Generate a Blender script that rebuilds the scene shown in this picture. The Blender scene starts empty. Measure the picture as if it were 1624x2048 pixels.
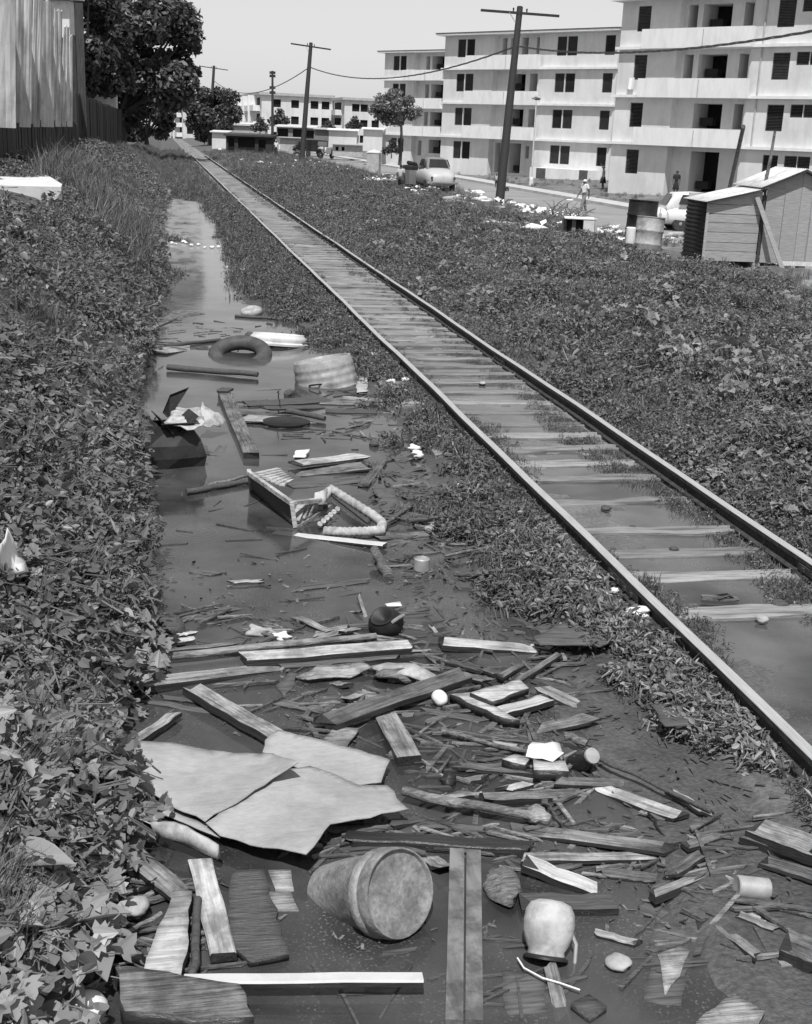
import bpy, bmesh, math, random
import numpy as np
from mathutils import Vector, Matrix, Euler
random.seed(7); rng = np.random.default_rng(11)
sc = bpy.context.scene
COL = sc.collection
# ------------------------------------------------------------ camera, sky, sun, exposure
CAM_H = 3.117; F = 2500.0; PW, PH = 1624, 2048
YAW, PITCH, ROLL = math.radians(11.2853), math.radians(16.7170), math.radians(2.4)
fwd = Vector((math.sin(YAW)*math.cos(PITCH), math.cos(YAW)*math.cos(PITCH), -math.sin(PITCH)))
rgt0 = Vector((math.cos(YAW), -math.sin(YAW), 0)); up0 = rgt0.cross(fwd)
rgt = rgt0*math.cos(ROLL) + up0*math.sin(ROLL); upv = up0*math.cos(ROLL) - rgt0*math.sin(ROLL)
cam = bpy.data.objects.new('camera', bpy.data.cameras.new('camera')); COL.objects.link(cam)
M = Matrix((rgt, upv, -fwd)).transposed().to_4x4(); M.translation = (0, 0, CAM_H); cam.matrix_world = M
cam.data.sensor_fit = 'HORIZONTAL'; cam.data.sensor_width = 36; cam.data.lens = 36*F/PW
cam.data.clip_start = .1; cam.data.clip_end = 4000
sc.camera = cam
SUN_EL = math.radians(61); SUN_AZ = math.radians(197)     # azimuth from +Y clockwise: high behind the camera, a little to its left
world = bpy.data.worlds.new('World'); sc.world = world; world.use_nodes = True
nt = world.node_tree; bg = nt.nodes['Background']
sky = nt.nodes.new('ShaderNodeTexSky'); sky.sky_type = 'NISHITA'; sky.sun_disc = False
sky.sun_elevation = SUN_EL; sky.sun_rotation = SUN_AZ; sky.dust_density = 0.05; sky.air_density = 1.0; sky.ozone_density = 1.0
# black and white film of the time sees mostly the blue of the sky
sep = nt.nodes.new('ShaderNodeSeparateColor'); nt.links.new(sky.outputs[0], sep.inputs[0]); nt.links.new(sep.outputs[2], bg.inputs[0])
bg.inputs[1].default_value = 0.066
sun = bpy.data.objects.new('sun', bpy.data.lights.new('sun', 'SUN')); COL.objects.link(sun)
sun.data.energy = 2.9; sun.data.angle = math.radians(.5); sun.data.color = (1, 1, 1)
sd = Vector((math.sin(SUN_AZ)*math.cos(SUN_EL), math.cos(SUN_AZ)*math.cos(SUN_EL), math.sin(SUN_EL)))
sun.rotation_euler = sd.to_track_quat('Z', 'Y').to_euler(); sun.location = sd*50
vs = sc.view_settings; vs.view_transform = 'Standard'; vs.look = 'None'; vs.exposure = 0.6; vs.gamma = 1; vs.use_curve_mapping = False
sc.cycles.max_bounces = 5; sc.cycles.transparent_max_bounces = 8; sc.cycles.use_denoising = True
sc.cycles.caustics_reflective = False; sc.cycles.caustics_refractive = False

def P(px, py, z=0.0):
    "point of the plane at height z seen at photograph pixel px, py"
    d = fwd + rgt*((px-PW/2)/F) - upv*((py-PH/2)/F)
    t = (z-CAM_H)/d.z
    return Vector((0, 0, CAM_H)) + d*t
def D(px, py, Z):
    "point at depth Z along the view axis"
    return Vector((0, 0, CAM_H)) + (fwd + rgt*((px-PW/2)/F) - upv*((py-PH/2)/F))*Z
# ------------------------------------------------------------ noise and terrain
def _h(ix, iy, s):
    n = (ix.astype(np.int64)*374761393 + iy.astype(np.int64)*668265263 + s*144269) & 0xffffffff
    n = ((n ^ (n >> 13))*1274126177) & 0xffffffff
    return ((n ^ (n >> 16)) & 0xffff)/65535.0
def vnoise(x, y, s=0):
    x = np.asarray(x, float); y = np.asarray(y, float)
    ix = np.floor(x); iy = np.floor(y); fx = x-ix; fy = y-iy
    fx = fx*fx*(3-2*fx); fy = fy*fy*(3-2*fy)
    a = _h(ix, iy, s); b = _h(ix+1, iy, s); c = _h(ix, iy+1, s); d = _h(ix+1, iy+1, s)
    return (a*(1-fx)+b*fx)*(1-fy) + (c*(1-fx)+d*fx)*fy
def fbm(x, y, s=0, o=3):
    t = 0; a = 1; n = 0
    for k in range(o):
        t = t + a*(vnoise(x*2**k, y*2**k, s+k*17)-.5); n += a; a *= .5
    return t/n*2
def sm(a, b, x):
    t = np.clip((x-a)/(b-a), 0, 1); return t*t*(3-2*t)
RB = np.array([(4.0, 3.0), (4.7, 2.85), (5.2, 2.75), (5.7, 2.62), (6.35, 2.56), (7.5, 2.4), (8.5, 2.3), (9.8, 2.25), (11.4, 2.44), (13.3, 2.5), (14.9, 2.59), (17.7, 2.6), (20, 2.45), (21.9, 1.98), (24, 1.45), (31, 1.6), (39, 1.8), (56, 1.7), (62, .2), (70, -.2)])
LB = np.array([(3, -.45), (4, -.38), (4.5, -.29), (5.1, -.2), (6.2, -.28), (7.3, -.15), (8.2, -.26), (9, -.12), (10.7, -.25), (12.4, -.31), (14.9, -.33), (17.6, -.27), (21.4, -.2), (24, 0), (38, -.17), (55, .1), (62, .2), (70, -.2)])
def ditch_edges(y):
    return np.interp(y, LB[:, 0], LB[:, 1])+.09*fbm(y*1.7, y*0+3.3, 5), np.interp(y, RB[:, 0], RB[:, 1])+.16*fbm(y*1.3, y*0+9.1, 6)
XL, XR = 3.197, 4.702
def terrain(x, y):
    x = np.asarray(x, float); y = np.asarray(y, float)
    xl, xr = ditch_edges(y)
    t = xl-x
    bank = .07*sm(0, .12, t) + np.where(t < 2.0, .78*np.maximum(t, 0), 1.56+.32*(np.maximum(t, 2.0)-2.0)); bank = np.minimum(bank, 2.05)
    bank = bank*(1-.5*sm(60, 150, y)) + .09*fbm(x*2.2, y*2.2, 21)*sm(.1, .7, t)
    s = np.clip((x-xl)/np.maximum(xr-xl, .01), 0, 1)
    shal = sm(1.5, 2.3, x)*(1-sm(6.2, 7.4, y))
    bed = -(.05+.2*np.sin(np.pi*s)**.7)*(1-.75*shal) + .05*fbm(x*1.6, y*1.6, 31)*(1-.3*shal) + shal*.05 + (.05+.04*fbm(x*5, y*5, 93, 3))*np.exp(-((x-2.3)/.5)**2-((y-4.3)/.7)**2) + .1*np.exp(-((x+.12)/.22)**2-((y-4.75)/.4)**2)
    bed = bed + .24*np.exp(-((x-.15-.25*np.sin(y*.7))/.55)**2)*(np.exp(-((y-27.5)/2.2)**2)+.9*np.exp(-((y-22.9)/.45)**2)) + .26*np.exp(-((x-.5)/.9)**2)*(np.exp(-((y-36.8)/1.0)**2)+.9*np.exp(-((y-30.8)/.5)**2))
    bed = np.minimum(bed, .022+.02*vnoise(x*4, y*4, 91))*sm(0, .04, s)*sm(0, .06, 1-s)
    sh = .10*sm(0, .8, x-xr) + .035*fbm(x*3, y*3, 41)*sm(0, .3, x-xr)
    tr = .052 + .024*fbm(x*1.6, y*1.3, 51, 4) + .008*fbm(x*9, y*7, 52) + .006*sm(14, 30, y) - .016*np.exp(-((x-4.15)/.45)**2)*(1-sm(6, 22, y))
    rt = .1 + .14*sm(5.2, 7, x) + (.10+.22*sm(5.4, 7, x)*(1-sm(26, 45, y)))*fbm(x*.75, y*.75, 61)*sm(4.9, 5.6, x) + .2*np.exp(-((x-7.4)/1.6)**2-((y-13.5)/2.5)**2)
    rise = .22*sm(75, 110, y)
    rt = rt + rise*sm(4.9, 9, x)
    verge = sm(15.4, 18.5, x); rt = rt*(1-verge) + verge*(-.42)
    lawn = sm(25.3, 26.6, x); rt = rt + lawn*(.2+.35*sm(27, 40, x))
    rt = rt + .3*np.exp(-((x-17)/3.0)**2-((y-70)/5)**2)
    z = np.where(x < xl, bank, np.where(x < xr, bed, np.where(x < 2.85, sh, np.where(x < 4.95, tr, rt))))
    w = sm(2.75, 3.0, x); z = np.where((x > 2.75) & (x < 3.0) & (x > xr), sh*(1-w)+tr*w, z)
    w = sm(4.85, 5.15, x); z = np.where((x > 4.85) & (x < 5.15), tr*(1-w)+rt*w, z)
    dry = sm(56, 62, y); z = np.where((x >= xl) & (x <= xr), z*(1-dry)+.1*dry, z)
    return z
def TZ(x, y): return float(terrain(np.array([x]), np.array([y]))[0])
def G(px, py, dz=0.0):
    "point of the terrain seen at a photograph pixel"
    z = 0.0
    for _ in range(30):
        p = P(px, py, z+dz) if z+dz < CAM_H-.05 else P(px, py, CAM_H-.05)
        z = z*.5 + .5*TZ(p.x, p.y)
    p.z = z+dz
    return p
# ------------------------------------------------------------ materials
def mat(name, v, rough=.75, amp=.25, scale=6, bump=.2, bscale=None, metal=0, spec=.3, stretch=(1, 1, 1), rand=.0, spots=0, vs_=None, blotch=0, bl=.45):
    m = bpy.data.materials.new(name); m.use_nodes = True; t = m.node_tree; N = t.nodes; L = t.links
    b = N['Principled BSDF']; b.inputs['Roughness'].default_value = rough; b.inputs['Metallic'].default_value = metal
    b.inputs['Specular IOR Level'].default_value = spec
    tc = N.new('ShaderNodeTexCoord'); mp = N.new('ShaderNodeMapping'); mp.inputs['Scale'].default_value = stretch
    oi = N.new('ShaderNodeObjectInfo'); ad = N.new('ShaderNodeVectorMath'); ad.operation = 'MULTIPLY_ADD'
    ad.inputs[1].default_value = (37, 53, 71)
    cx = N.new('ShaderNodeCombineXYZ')
    for i in range(3): L.new(oi.outputs['Random'], cx.inputs[i])
    L.new(cx.outputs[0], ad.inputs[0]); L.new(tc.outputs['Object'], ad.inputs[2]); L.new(ad.outputs[0], mp.inputs[0])
    no = N.new('ShaderNodeTexNoise'); no.inputs['Scale'].default_value = scale; no.inputs['Detail'].default_value = 6; no.inputs['Roughness'].default_value = .62
    L.new(mp.outputs[0], no.inputs['Vector'])
    r = N.new('ShaderNodeMapRange'); r.inputs[1].default_value = .28; r.inputs[2].default_value = .72
    r.inputs[3].default_value = v*(1-amp); r.inputs[4].default_value = min(.9, v*(1+amp)); L.new(no.outputs[0], r.inputs[0])
    last = r.outputs[0]
    if spots:
        n2 = N.new('ShaderNodeTexNoise'); n2.inputs['Scale'].default_value = spots; n2.inputs['Detail'].default_value = 4; L.new(mp.outputs[0], n2.inputs['Vector'])
        r2 = N.new('ShaderNodeMapRange'); r2.inputs[1].default_value = .52; r2.inputs[2].default_value = .68; r2.inputs[3].default_value = 1; r2.inputs[4].default_value = .38 if vs_ is None else vs_
        L.new(n2.outputs[0], r2.inputs[0]); mu = N.new('ShaderNodeMath'); mu.operation = 'MULTIPLY'; L.new(last, mu.inputs[0]); L.new(r2.outputs[0], mu.inputs[1]); last = mu.outputs[0]
    if blotch:
        n4 = N.new('ShaderNodeTexNoise'); n4.inputs['Scale'].default_value = blotch; n4.inputs['Detail'].default_value = 8; n4.inputs['Roughness'].default_value = .7; L.new(ad.outputs[0], n4.inputs['Vector'])
        r4 = N.new('ShaderNodeMapRange'); r4.inputs[1].default_value = .44; r4.inputs[2].default_value = .6; r4.inputs[3].default_value = 1; r4.inputs[4].default_value = bl
        L.new(n4.outputs[0], r4.inputs[0]); mu = N.new('ShaderNodeMath'); mu.operation = 'MULTIPLY'; L.new(last, mu.inputs[0]); L.new(r4.outputs[0], mu.inputs[1]); last = mu.outputs[0]
    if rand:
        r3 = N.new('ShaderNodeMapRange'); r3.inputs[3].default_value = 1-rand; r3.inputs[4].default_value = 1+rand; L.new(oi.outputs['Random'], r3.inputs[0])
        mu = N.new('ShaderNodeMath'); mu.operation = 'MULTIPLY'; L.new(last, mu.inputs[0]); L.new(r3.outputs[0], mu.inputs[1]); last = mu.outputs[0]
    L.new(last, b.inputs['Base Color'])
    if bump:
        bp = N.new('ShaderNodeBump'); bp.inputs['Strength'].default_value = bump; bp.inputs['Distance'].default_value = .02
        if bscale:
            n3 = N.new('ShaderNodeTexNoise'); n3.inputs['Scale'].default_value = bscale; n3.inputs['Detail'].default_value = 4; L.new(mp.outputs[0], n3.inputs['Vector']); L.new(n3.outputs[0], bp.inputs['Height'])
        else: L.new(no.outputs[0], bp.inputs['Height'])
        L.new(bp.outputs[0], b.inputs['Normal'])
    return m
def leafmat(name, v, rand=.45, rough=.5):
    m = bpy.data.materials.new(name); m.use_nodes = True; t = m.node_tree; N = t.nodes; L = t.links
    b = N['Principled BSDF']; b.inputs['Roughness'].default_value = rough-.06; b.inputs['Specular IOR Level'].default_value = .45
    oi = N.new('ShaderNodeObjectInfo'); g = N.new('ShaderNodeNewGeometry')
    a = N.new('ShaderNodeMath'); a.operation = 'MULTIPLY_ADD'; a.inputs[1].default_value = .5
    h = N.new('ShaderNodeMath'); h.operation = 'MULTIPLY'; h.inputs[1].default_value = .5
    L.new(g.outputs['Random Per Island'], h.inputs[0]); L.new(oi.outputs['Random'], a.inputs[0]); L.new(h.outputs[0], a.inputs[2])
    r = N.new('ShaderNodeMapRange'); r.inputs[3].default_value = v*(1-rand); r.inputs[4].default_value = v*(1+rand); L.new(a.outputs[0], r.inputs[0])
    L.new(r.outputs[0], b.inputs['Base Color'])
    tr = N.new('ShaderNodeBsdfTranslucent'); L.new(r.outputs[0], tr.inputs[0])
    mx = N.new('ShaderNodeMixShader'); mx.inputs[0].default_value = .22; L.new(b.outputs[0], mx.inputs[1]); L.new(tr.outputs[0], mx.inputs[2])
    L.new(mx.outputs[0], N['Material Output'].inputs[0])
    return m
W_ = dict(stretch=(1.0, 13, 13))
MT = {}
MT['paint'] = mat('painted_wood', .55, .65, .3, 5, .5, spots=2.2, vs_=.55, rand=.12, blotch=4, bl=.5, **W_)
MT['light'] = mat('light_wood', .36, .8, .5, 6, .8, spots=1.8, vs_=.5, rand=.2, blotch=4, bl=.45, **W_)
MT['grey'] = mat('grey_wood', .2, .8, .6, 6, .9, spots=1.8, vs_=.5, rand=.25, blotch=3.5, bl=.45, **W_)
MT['dark'] = mat('dark_wood', .085, .7, .5, 6, .5, **W_)
MT['wet_shade'] = mat('wet_shaded_wood', .035, .28, .5, 6, .4, spec=.5, **W_)  # wet wood, also painted on board sides as their shade
MT['sunk'] = mat('sunken_wood', .11, .8, .45, 5, .3, spots=4, vs_=.5, **W_)
MT['grain'] = mat('deep_grain_wood', .13, .6, .8, 7, .9, stretch=(1, 26, 14))
MT['sleeper'] = mat('sleeper_wood', .25, .85, .35, 4, .6, stretch=(1.2, 11, 11), rand=.25, spots=2.0, vs_=.4)
MT['rail'] = mat('rail_head', .42, .42, .22, 7, .1, metal=.0, spec=.6, stretch=(12, .6, 12))
MT['rust'] = mat('rusty_rail_side', .05, .8, .5, 12, .4)
MT['pole'] = mat('creosoted_pole', .035, .8, .4, 5, .3, stretch=(6, 6, .5))
MT['tin'] = mat('galvanised_tin', .42, .5, .3, 9, .12, metal=.25, spec=.5, spots=3, vs_=.55)
MT['tinlight'] = mat('pale_tin', .68, .55, .2, 5, .12, spots=2.2, vs_=.7)
MT['rusttin'] = mat('rust_speckled_tin', .29, .6, .35, 45, .35, spots=9, vs_=.7, blotch=4, bl=.6, spec=.5)
MT['black'] = mat('black_metal', .02, .5, .5, 8, .2)
MT['rubber'] = mat('rubber', .05, .55, .5, 14, .25)
MT['dustyrubber'] = mat('dusty_rubber', .075, .6, .4, 9, .2)
MT['card'] = mat('wet_cardboard', .40, .85, .12, 16, .3, bscale=40, spots=5, vs_=.9, blotch=1.5, bl=.78, stretch=(1, 3.5, 3.5))
MT['carddark'] = mat('soaked_cardboard', .03, .6, .5, 7, .3)
MT['white'] = mat('white_stuff', .78, .7, .12, 8, .2)
MT['smoothgrey'] = mat('smooth_grey_board', .21, .6, .3, 5, .35, stretch=(4, .6, 4), spots=3, vs_=.7, blotch=6, bl=.5)
MT['rag'] = mat('soiled_cloth', .52, .85, .25, 9, .4, spots=9, vs_=.55, blotch=7, bl=.6)
MT['stone'] = mat('stone', .38, .9, .35, 12, .6)
MT['bark'] = mat('bark', .17, .9, .75, 13, .9, stretch=(1, 5, 5))
MT['cream'] = mat('white_render', .7, .9, .07, 1.1, .05, stretch=(1.6, 1.6, .3), spots=1.0, vs_=.93, blotch=.3, bl=.87)
MT['whitewood'] = mat('chalky_strip', .62, .7, .12, 6, .2, blotch=6, bl=.8)
MT['slab'] = mat('ledge_render', .78, .9, .08, 1.2, .05, stretch=(1.8, 1.8, .5), spots=.9, vs_=.9)
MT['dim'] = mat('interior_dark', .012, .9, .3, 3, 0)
MT['louvre'] = mat('louvre_wood', .10, .7, .3, 4, .1)
MT['concrete'] = mat('concrete', .42, .9, .25, 3, .3)
MT['conclight'] = mat('pale_concrete', .66, .9, .2, 3, .2)
MT['roofdark'] = mat('tar_roof', .06, .9, .3, 4, .2)
MT['roadm'] = mat('dusty_road', .27, .9, .22, .35, .1)
MT['kerb'] = mat('kerb_concrete', .5, .9, .2, 1.0, .1)
MT['plankdark'] = mat('weathered_dark_planks', .05, .85, .5, 3, .4, stretch=(8, 8, .7), rand=.3)
MT['sheet'] = mat('pale_sheet_metal', .66, .6, .35, 1.3, .2, stretch=(3, 3, .3), spots=1.6, vs_=.6, rand=.18, blotch=.9, bl=.7)
MT['shackwood'] = mat('shack_board', .34, .85, .25, 4, .25, stretch=(1, 9, 9), rand=.15)
MT['carlight'] = mat('pale_car_paint', .5, .35, .08, 3, 0, spec=.5)
MT['carwhite'] = mat('white_car_paint', .72, .3, .05, 3, 0, spec=.5)
MT['cardark'] = mat('black_car_paint', .02, .3, .1, 3, 0, spec=.5)
MT['glass'] = mat('dark_glass', .03, .08, .2, 3, 0, spec=.6)
MT['chrome'] = mat('chrome', .55, .2, .1, 3, 0, metal=.8)
MT['skin'] = mat('skin', .09, .6, .1, 6, 0)
MT['cloth'] = mat('white_cloth', .75, .9, .06, 6, .1)
MT['clothgrey'] = mat('grey_cloth', .2, .9, .15, 6, .1)
MT['clothdark'] = mat('dark_cloth', .03, .9, .2, 6, .1)
MT['hair'] = mat('hair', .012, .6, .2, 6, 0)
MT['trunk'] = mat('tree_bark', .07, .9, .5, 6, .6, stretch=(6, 6, 1))
MT['leaf'] = leafmat('vine_leaf', .165, .6)
MT['leafnear'] = leafmat('broad_leaf', .26, .45)
MT['leafdark'] = leafmat('tree_leaf', .085, .6)
MT['grass'] = leafmat('dry_grass', .16, .45, .6)
MT['weed'] = leafmat('shore_weed', .135, .65)
def ground_mat():
    m = bpy.data.materials.new('ground_soil'); m.use_nodes = True; t = m.node_tree; N = t.nodes; L = t.links; b = N['Principled BSDF']
    at = N.new('ShaderNodeAttribute'); at.attribute_name = 'dry'
    g = N.new('ShaderNodeNewGeometry')
    n1 = N.new('ShaderNodeTexNoise'); n1.inputs['Scale'].default_value = 2.5; n1.inputs['Detail'].default_value = 9; n1.inputs['Roughness'].default_value = .7; L.new(g.outputs['Position'], n1.inputs['Vector'])
    n2 = N.new('ShaderNodeTexNoise'); n2.inputs['Scale'].default_value = 34; n2.inputs['Detail'].default_value = 5; L.new(g.outputs['Position'], n2.inputs['Vector'])
    r = N.new('ShaderNodeMapRange'); r.inputs[3].default_value = .055; r.inputs[4].default_value = .42; L.new(at.outputs['Fac'], r.inputs[0])
    r1 = N.new('ShaderNodeMapRange'); r1.inputs[1].default_value = .3; r1.inputs[2].default_value = .7; r1.inputs[3].default_value = .6; r1.inputs[4].default_value = 1.4; L.new(n1.outputs[0], r1.inputs[0])
    r2 = N.new('ShaderNodeMapRange'); r2.inputs[1].default_value = .3; r2.inputs[2].default_value = .7; r2.inputs[3].default_value = .75; r2.inputs[4].default_value = 1.3; L.new(n2.outputs[0], r2.inputs[0])
    m1 = N.new('ShaderNodeMath'); m1.operation = 'MULTIPLY'; L.new(r.outputs[0], m1.inputs[0]); L.new(r1.outputs[0], m1.inputs[1])
    m2 = N.new('ShaderNodeMath'); m2.operation = 'MULTIPLY'; L.new(m1.outputs[0], m2.inputs[0]); L.new(r2.outputs[0], m2.inputs[1]); L.new(m2.outputs[0], b.inputs['Base Color'])
    rr = N.new('ShaderNodeMapRange'); rr.inputs[2].default_value = .4; rr.inputs[3].default_value = .45; rr.inputs[4].default_value = .95; L.new(at.outputs['Fac'], rr.inputs[0]); L.new(rr.outputs[0], b.inputs['Roughness'])
    bp = N.new('ShaderNodeBump'); bp.inputs['Strength'].default_value = .6; bp.inputs['Distance'].default_value = .03
    ad = N.new('ShaderNodeMath'); L.new(n1.outputs[0], ad.inputs[0]); L.new(n2.outputs[0], ad.inputs[1]); L.new(ad.outputs[0], bp.inputs['Height']); L.new(bp.outputs[0], b.inputs['Normal'])
    return m
def water_mat(ripple, silt_sheen=1.0, name='murky_water'):
    m = bpy.data.materials.new(name); m.use_nodes = True; t = m.node_tree; N = t.nodes; L = t.links
    N.remove(N['Principled BSDF']); out = N['Material Output']
    g = N.new('ShaderNodeNewGeometry')
    n1 = N.new('ShaderNodeTexNoise'); n1.inputs['Scale'].default_value = 5; n1.inputs['Detail'].default_value = 5; L.new(g.outputs['Position'], n1.inputs['Vector'])
    vm = N.new('ShaderNodeVectorMath'); vm.operation = 'DISTANCE'; vm.inputs[1].default_value = ripple; L.new(g.outputs['Position'], vm.inputs[0])
    s = N.new('ShaderNodeMath'); s.operation = 'MULTIPLY'; s.inputs[1].default_value = 110; L.new(vm.outputs['Value'], s.inputs[0])
    si = N.new('ShaderNodeMath'); si.operation = 'SINE'; L.new(s.outputs[0], si.inputs[0])
    fo = N.new('ShaderNodeMapRange'); fo.inputs[1].default_value = .05; fo.inputs[2].default_value = .34; fo.inputs[3].default_value = .5; fo.inputs[4].default_value = 0; L.new(vm.outputs['Value'], fo.inputs[0])
    mu = N.new('ShaderNodeMath'); mu.operation = 'MULTIPLY_ADD'; L.new(si.outputs[0], mu.inputs[0]); L.new(fo.outputs[0], mu.inputs[1]); L.new(n1.outputs[0], mu.inputs[2])
    bp = N.new('ShaderNodeBump'); bp.inputs['Strength'].default_value = .035; bp.inputs['Distance'].default_value = .05; L.new(mu.outputs[0], bp.inputs['Height'])
    gl = N.new('ShaderNodeBsdfGlossy'); gl.inputs['Roughness'].default_value = .085; gl.inputs[0].default_value = (.95,)*3+(1,); L.new(bp.outputs[0], gl.inputs['Normal'])
    di = N.new('ShaderNodeBsdfDiffuse'); tr = N.new('ShaderNodeBsdfTransparent'); tr.inputs[0].default_value = (.6, .6, .6, 1)
    n2 = N.new('ShaderNodeTexNoise'); n2.inputs['Scale'].default_value = 1.1; n2.inputs['Detail'].default_value = 8; L.new(g.outputs['Position'], n2.inputs['Vector'])
    r2 = N.new('ShaderNodeMapRange'); r2.inputs[1].default_value = .35; r2.inputs[2].default_value = .65; r2.inputs[3].default_value = .04*silt_sheen; r2.inputs[4].default_value = .17*silt_sheen; L.new(n2.outputs[0], r2.inputs[0]);  # silt tone raised to paint in pale sky reflection
    # pale scum on the far ditch, also painted to brighten the dark tree reflection
    sp_ = N.new('ShaderNodeSeparateXYZ'); L.new(g.outputs['Position'], sp_.inputs[0])
    my = N.new('ShaderNodeMapRange'); my.interpolation_type = 'SMOOTHSTEP'; my.inputs[1].default_value = 20; my.inputs[2].default_value = 36; L.new(sp_.outputs[1], my.inputs[0])
    mpp = N.new('ShaderNodeMapping'); mpp.inputs['Scale'].default_value = (1.2, .35, 1); L.new(g.outputs['Position'], mpp.inputs[0])
    n4 = N.new('ShaderNodeTexNoise'); n4.inputs['Scale'].default_value = 1.6; n4.inputs['Detail'].default_value = 6; L.new(mpp.outputs[0], n4.inputs['Vector'])
    r4 = N.new('ShaderNodeMapRange'); r4.inputs[1].default_value = .28; r4.inputs[2].default_value = .52; L.new(n4.outputs[0], r4.inputs[0])
    sc4 = N.new('ShaderNodeMath'); sc4.operation = 'MULTIPLY'; L.new(r4.outputs[0], sc4.inputs[0]); L.new(my.outputs[0], sc4.inputs[1])
    scd = N.new('ShaderNodeBsdfDiffuse'); scd.inputs[0].default_value = (.33, .33, .33, 1)
    L.new(r2.outputs[0], di.inputs[0])
    mx = N.new('ShaderNodeMixShader'); mx.inputs[0].default_value = .5; L.new(tr.outputs[0], mx.inputs[1]); L.new(di.outputs[0], mx.inputs[2])
    fr = N.new('ShaderNodeFresnel'); fr.inputs[0].default_value = 1.52; L.new(bp.outputs[0], fr.inputs['Normal'])
    m2 = N.new('ShaderNodeMixShader'); L.new(fr.outputs[0], m2.inputs[0]); L.new(mx.outputs[0], m2.inputs[1]); L.new(gl.outputs[0], m2.inputs[2]); sk0 = N.new('ShaderNodeMath'); sk0.operation = 'MULTIPLY'; sk0.inputs[1].default_value = .75; L.new(sc4.outputs[0], sk0.inputs[0])
    # fine specks of dust and scum gathered in drifts
    n5 = N.new('ShaderNodeTexNoise'); n5.inputs['Scale'].default_value = 75; n5.inputs['Detail'].default_value = 3; L.new(g.outputs['Position'], n5.inputs['Vector'])
    r5 = N.new('ShaderNodeMapRange'); r5.inputs[1].default_value = .56; r5.inputs[2].default_value = .66; L.new(n5.outputs[0], r5.inputs[0])
    n6 = N.new('ShaderNodeTexNoise'); n6.inputs['Scale'].default_value = 1.5; n6.inputs['Detail'].default_value = 7; n6.inputs['Roughness'].default_value = .65; L.new(mpp.outputs[0], n6.inputs['Vector'])
    r6 = N.new('ShaderNodeMapRange'); r6.inputs[1].default_value = .47; r6.inputs[2].default_value = .6; r6.inputs[4].default_value = .38; L.new(n6.outputs[0], r6.inputs[0])
    k6 = N.new('ShaderNodeMath'); k6.operation = 'MULTIPLY'; L.new(r5.outputs[0], k6.inputs[0]); L.new(r6.outputs[0], k6.inputs[1])
    sk = N.new('ShaderNodeMath'); sk.operation = 'MAXIMUM'; L.new(sk0.outputs[0], sk.inputs[0]); L.new(k6.outputs[0], sk.inputs[1])
    m3 = N.new('ShaderNodeMixShader'); L.new(sk.outputs[0], m3.inputs[0]); L.new(m2.outputs[0], m3.inputs[1]); L.new(scd.outputs[0], m3.inputs[2]); L.new(m3.outputs[0], out.inputs[0])
    return m
# ------------------------------------------------------------ mesh helpers
def link(name, me, parent=None, mats=None):
    o = bpy.data.objects.new(name, me); COL.objects.link(o)
    if mats is not None and len(me.materials) == 0:
        for m in (mats if isinstance(mats, (list, tuple)) else [mats]): me.materials.append(MT[m] if isinstance(m, str) else m)
    if parent is not None: o.parent = parent
    return o
def tag(o, label=None, cat=None, group=None, kind=None):
    if label: o['label'] = label
    if cat: o['category'] = cat
    if group: o['group'] = group
    if kind: o['kind'] = kind
    return o
def empty(name, loc=(0, 0, 0), rz=0, label=None, cat=None, group=None):
    o = bpy.data.objects.new(name, None); COL.objects.link(o); o.location = loc; o.rotation_euler = (0, 0, rz); o.empty_display_size = .1
    return tag(o, label, cat, group)
def pyd(name, vs, fs, mats, parent=None, smooth=False, mi=None):
    me = bpy.data.meshes.new(name); me.from_pydata([tuple(v) for v in vs], [], fs); me.update()
    o = link(name, me, parent, mats)
    if mi: me.polygons.foreach_set('material_index', mi)
    if smooth: me.polygons.foreach_set('use_smooth', [True]*len(me.polygons))
    return o
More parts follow.
